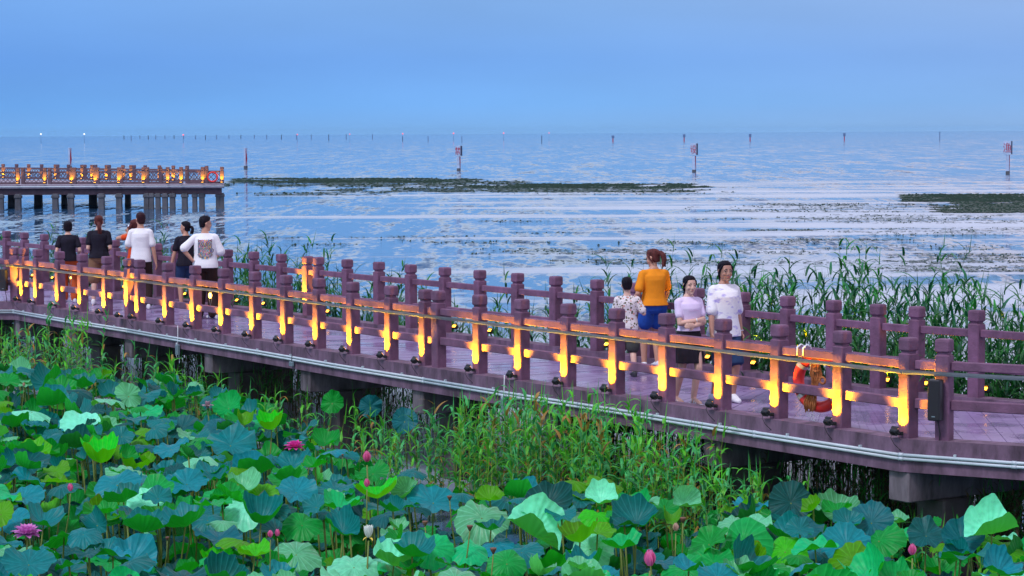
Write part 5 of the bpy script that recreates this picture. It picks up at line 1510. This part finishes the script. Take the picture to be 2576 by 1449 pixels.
def flower(x, y, kind, s_, label):
    z = {'open': 1.16}.get(kind, 1.2); p = at(x, y, z)
    nm = 'seed_head' if kind == 'head' else ('lotus_bud' if kind.startswith('bud') else 'lotus_flower')
    root = empty(nm, p, random.uniform(0, 6)); root.scale = (s_, s_, s_)
    tag(root, label, {'seed_head': 'seed head', 'lotus_bud': 'bud', 'lotus_flower': 'flower'}[nm])
    st = inst('stem', STEMS[int(x) % 5], root, (0, 0, -.03))
    if kind == 'head':
        mb = MB(); mb.loft([[V((r_ * math.cos(a), r_ * math.sin(a), zz)) for a in [2 * math.pi * i / 12 for i in range(12)]] for zz, r_ in ((-.04, .008), (-.015, .022), (.01, .034), (.022, .036), (.026, .030))]); mb.build('pod', M['brownstem'], root); return
    mb = MB()
    if kind in ('open', 'openpale', 'dry'):
        for ring_, (n_, L_, op, cu) in enumerate(((9, .10, .35, .3), (10, .115, .75, .35), (11, .12, 1.1, .45), (8, .11, 1.45, .5)) if kind != 'dry' else ((7, .10, .2, .2), (6, .10, .5, 1.6))):
            for i in range(n_): petal(mb, 2 * math.pi * (i + ring_ * .4) / n_ + random.uniform(-.1, .1), L_ * random.uniform(.9, 1.08), .028, op, cu)
        mb.build('petals', FM[kind], root)
        mb = MB(); mb.ball((0, 0, .035), .026, .026, .02); mb.build('seed_cup', M['core'], root)
    elif kind == 'white':
        for n_, L_, op, cu in ((6, .11, .30, -.35), (6, .115, .50, -.45)):
            for i in range(n_): petal(mb, 2 * math.pi * i / n_ + op * 3, L_, .034, op, cu)
        mb.build('petals', FM[kind], root)
        mb = MB()
        for a in (0, 2, 4): petal(mb, a, .05, .012, 1.7, 1.0)
        mb.build('sepals', M['core'], root)
    else:
        for n_, L_, op, cu in ((4, .105, .42, -.78), (4, .10, .50, -.95)):
            for i in range(n_): petal(mb, 2 * math.pi * i / n_ + op * 5, L_, .036, op, cu, base_r=.006)
        mb.build('petals', FM[kind], root)
for f_ in FLOWERS: flower(*f_)

# ---------------------------------------------------------------- reeds
def reed_mat(nm, c, tip, trans=.3):
    mt = mat(nm, c, .5, noise_amt=.45, noise_scale=3.5, obj_var=.35, trans=trans); return mt
M['reedback'] = reed_mat('dark green reed blade', (.008, .14, .045), None, .22)
M['reedback2'] = reed_mat('mid green reed blade', (.025, .26, .030), None, .3)
M['reedfront'] = reed_mat('fresh green reed blade', (.10, .50, .03), None, .35)
M['reedfront2'] = reed_mat('blue green reed blade', (.05, .38, .10), None, .3)
M['reeddry'] = reed_mat('dry orange reed tip', (.36, .20, .04), None, .3)
M['reedstem'] = mat('yellow green reed stem', (.34, .46, .06), .5, noise_amt=.4, noise_scale=5, obj_var=.3)
M['reedstemdark'] = mat('dark reed stem', (.035, .075, .035), .5, noise_amt=.4, noise_scale=5)
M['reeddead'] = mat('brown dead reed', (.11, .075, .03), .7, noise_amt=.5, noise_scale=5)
def reed_geo(mb, sb, base, H, rnd, leafL=.38, leafW=.013, start=.3, spacing=.13, droop=1.0, dry=.1, mi=0, dmi=1, lean=.10):
    """blades into mb, stem into sb"""
    lx, ly = rnd.gauss(0, lean), rnd.gauss(0, lean)
    def S(t): return base + V((lx * H * t * t, ly * H * t * t, H * t))
    n = 5
    sb.tube([S(i / n) for i in range(n + 1)], [.0062 * (1 - .72 * i / n) for i in range(n + 1)], 3, cap=False)
    z = start * H + rnd.uniform(0, .1); az = rnd.uniform(0, 6.28)
    while z < H * .99:
        t = z / H; p = S(t); az += 2.4 + rnd.uniform(-.6, .6)
        d = V((math.cos(az), math.sin(az), 0)); s_ = V((-d.y, d.x, 0))
        L = leafL * rnd.uniform(.65, 1.15) * (1.0 - .35 * abs(t - .7)); el = rnd.uniform(.7, 1.2); q = V(p); b = len(mb.v); m_ = 5
        bend = rnd.uniform(.8, 2.3) * droop; tw = rnd.uniform(-.5, .5)
        for i in range(m_ + 1):
            u = i / m_; w = leafW * (1 - u) ** .7 * (1 if i else .5) * 1.35; ss = (s_ * math.cos(tw * u) + V((0, 0, 1)) * math.sin(tw * u))
            mb.v += [q - ss * w, q + ss * w]
            q = q + (d * math.cos(el) + V((0, 0, math.sin(el)))) * (L / m_); el -= bend / m_
        k = dmi if rnd.random() < dry else mi
        for i in range(m_): mb.face((b + 2 * i, b + 2 * i + 1, b + 2 * i + 3, b + 2 * i + 2), k, True)
        z += spacing * rnd.uniform(.6, 1.4)
    # rolled spear leaf at the tip
    p = S(1); b = len(mb.v); w = leafW * .5
    mb.v += [p + V((-w, 0, -.12)), p + V((w, 0, -.12)), p + V((lx * .3 + .01, ly * .3, rnd.uniform(.10, .24)))]; mb.face((b, b + 1, b + 2), mi)
def reed_variant(seed, H, mats_, smat, **kw):
    rnd = random.Random(seed); mb, sb = MB(), MB(); reed_geo(mb, sb, V((0, 0, 0)), H, rnd, **kw)
    return mb.mesh('blades', mats_), sb.mesh('stem', smat)
BACKV = [reed_variant(s, H, [M['reedback'] if s % 2 else M['reedback2'], M['reedback2']], M['reedstemdark'], leafL=.42, leafW=.016, start=.35, spacing=.11, dry=.3) for s, H in enumerate((2.0, 2.3, 2.6, 2.9, 3.2, 3.4))]
FRONTV = [reed_variant(50 + s, H, [M['reedfront'] if s % 2 else M['reedfront2'], M['reeddry']], M['reedstem'], leafL=.34, leafW=.018, start=.25, spacing=.10, droop=1.2, dry=.16, lean=.06) for s, H in enumerate((1.25, 1.4, 1.5, 1.6, 1.75))]
def put_reed(var, p, label, group, sc=1.0):
    root = empty('reed', p, random.uniform(0, 6.28)); root.scale = (sc, sc, sc); tag(root, label, 'reed', group)
    inst('blades', var[0], root); inst('stem', var[1], root)
random.seed(31)
def back_line(x, dist):
    p = on_line(BN, x); i = seg_of(BN, x); d = (bw[i + 1] - bw[i]).normalized(); return p + V((-d.y, d.x, 0)) * dist
def interp(tab, x):
    for (a, u), (b, v) in zip(tab, tab[1:]):
        if a <= x <= b: return u + (v - u) * (x - a) / (b - a)
    return tab[-1][1]
BH = [(-100, 2.5), (200, 2.65), (400, 2.55), (620, 2.45), (720, 2.25), (830, 2.0), (900, 1.6), (1130, 2.3), (1180, 2.6), (1290, 2.3), (1420, 2.75), (1700, 2.85), (1890, 3.35), (1980, 2.95), (2150, 2.9), (2300, 2.8), (2420, 2.6), (2640, 2.4)]
BD = [(-100, 1.0), (600, 1.0), (780, .8), (880, .4), (1100, .3), (1350, .42), (1430, .7), (2250, .8), (2400, .75), (2640, .55)]
DM, DS = MB(), MB(); RC = {}
def ordn(k): return ORD[k] if k < 30 else '%d%s' % (k + 1, {1: 'st', 2: 'nd', 3: 'rd'}.get((k + 1) % 10, 'th'))
zoneb = lambda x: 'behind the left walkers' if x < 560 else 'by the amber striped post' if x < 850 else 'behind the middle railing' if x < 1350 else 'behind the orange top' if x < 1700 else 'behind the life ring' if x < 2050 else 'behind the right speaker'
cands = []
for k in range(2900):
    x = random.uniform(-80, 2620)
    if random.random() > interp(BD, x) * (.35 + 1.5 * max(0, noise.noise(V((x * .011, 0, 2))) + .35)): continue
    dist = .25 + random.random() ** 1.3 * 2.6
    H = interp(BH, x) * random.uniform(.5, 1.0) * (1.16 if random.random() < .06 else 1)
    if dist < .6: H *= .86
    cands.append((x, dist, H))
cands.sort(key=lambda q: -q[2])
for k, (x, dist, H) in enumerate(cands):
    p = back_line(x, dist); p.z = -.05
    if k < 130:
        var = min(range(6), key=lambda q: abs((2.0, 2.3, 2.6, 2.9, 3.2, 3.4)[q] - H) + random.random() * .3)
        RC[zoneb(x)] = RC.get(zoneb(x), -1) + 1
        put_reed(BACKV[var], p, 'tall green reed, %s in height %s' % (ordn(RC[zoneb(x)]), zoneb(x)), 'tall reeds on the lake side', H / (2.0, 2.3, 2.6, 2.9, 3.2, 3.4)[var])
    else:
        reed_geo(DM, DS, p, H, random, leafL=.42, leafW=.016, start=.22, spacing=.12, dry=.3, mi=0 if random.random() < .5 else 1, dmi=1)
rb = DM.build('reeds', [M['reedback'], M['reedback2']]); tag(rb, 'dense dark green reed bed behind the boardwalk', 'reeds', kind='stuff')
rs = DS.build('stems', M['reedstemdark'], rb)
# front reeds: rooted just outside the near edge
def front_pt(x, dist):
    p = on_line(FN, x); i = seg_of(FN, x); d = (fw[i + 1] - fw[i]).normalized(); return p + V((d.y, -d.x, 0)) * dist
FHt = [(-60, 1.15), (90, 1.25), (180, 1.3), (270, 1.8), (320, 1.85), (360, 1.3), (600, 1.2), (760, .95), (900, 1.1), (1180, .95), (1270, 1.3), (1400, 1.66), (1600, 1.64), (1850, 1.5), (1950, 1.1), (2080, 1.25), (2150, .9), (2640, .8)]
FDn = [(-60, .05), (80, .22), (330, .28), (560, .26), (760, .14), (1000, .10), (1240, .22), (1300, .55), (1850, .55), (1930, .32), (2040, .4), (2120, .08), (2640, .04)]
zonef = lambda x: 'below the black tees' if x < 340 else 'below the monster print' if x < 780 else 'below the double post' if x < 1290 else 'below the child' if x < 1600 else 'below the folded arms' if x < 1900 else 'below the life ring'
FMb, FSb = MB(), MB(); nf = 0
fc = []
for k in range(1900):
    x = random.uniform(-60, 2620)
    if random.random() > interp(FDn, x): continue
    fc.append((x, random.uniform(.02, 1.25), interp(FHt, x) * random.uniform(.62, 1.04)))
fc.sort(key=lambda q: -q[1])
for k, (x, dist, H) in enumerate(fc):
    p = front_pt(x, .22 + dist); p.z = -.05
    if k < 130:
        var = min(range(5), key=lambda q: abs((1.25, 1.4, 1.5, 1.6, 1.75)[q] - H) + random.random() * .2)
        RC[zonef(x)] = RC.get(zonef(x), -1) + 1
        put_reed(FRONTV[var], p, 'fresh green reed %s, %s nearest the pond' % (zonef(x), ordn(RC[zonef(x)])), 'reeds before the boardwalk', H / (1.25, 1.4, 1.5, 1.6, 1.75)[var])
    else:
        reed_geo(FMb, FSb, p, H, random, leafL=.32, leafW=.017, start=.2, spacing=.10, droop=1.2, dry=.10, mi=0 if random.random() < .5 else 1, dmi=2, lean=.07)
rf = FMb.build('reeds', [M['reedfront'], M['reedfront2'], M['reeddry']]); tag(rf, 'fresh green reeds standing in the pond before the boardwalk', 'reeds', kind='stuff')
FSb.build('stems', M['reedstem'], rf)
# tangle of dead and shaded stalks in the gloom under the deck
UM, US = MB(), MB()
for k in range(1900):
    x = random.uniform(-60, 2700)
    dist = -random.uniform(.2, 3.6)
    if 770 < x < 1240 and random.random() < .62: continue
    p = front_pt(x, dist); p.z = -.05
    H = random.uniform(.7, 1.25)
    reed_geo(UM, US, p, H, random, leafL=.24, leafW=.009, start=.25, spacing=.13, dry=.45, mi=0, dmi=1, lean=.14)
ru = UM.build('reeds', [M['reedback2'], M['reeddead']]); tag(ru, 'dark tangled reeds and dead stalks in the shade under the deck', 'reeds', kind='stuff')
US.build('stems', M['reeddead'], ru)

# ---------------------------------------------------------------- haze over the lake
hz = MB(); hz.box((0, 5000, 9), (13000, 13000, 22))
hm = bpy.data.materials.new('lake haze'); hm.use_nodes = True
nt = hm.node_tree; nt.nodes.clear(); ho = N(nt, 'ShaderNodeOutputMaterial'); pv = N(nt, 'ShaderNodeVolumePrincipled')
pv.inputs['Color'].default_value = (.35, .68, 1.0, 1); pv.inputs['Density'].default_value = .00005; pv.inputs['Anisotropy'].default_value = 0
nt.links.new(pv.outputs[0], ho.inputs['Volume'])
tag(hz.build('haze', hm), 'thin blue dusk haze over the lake', kind='stuff')
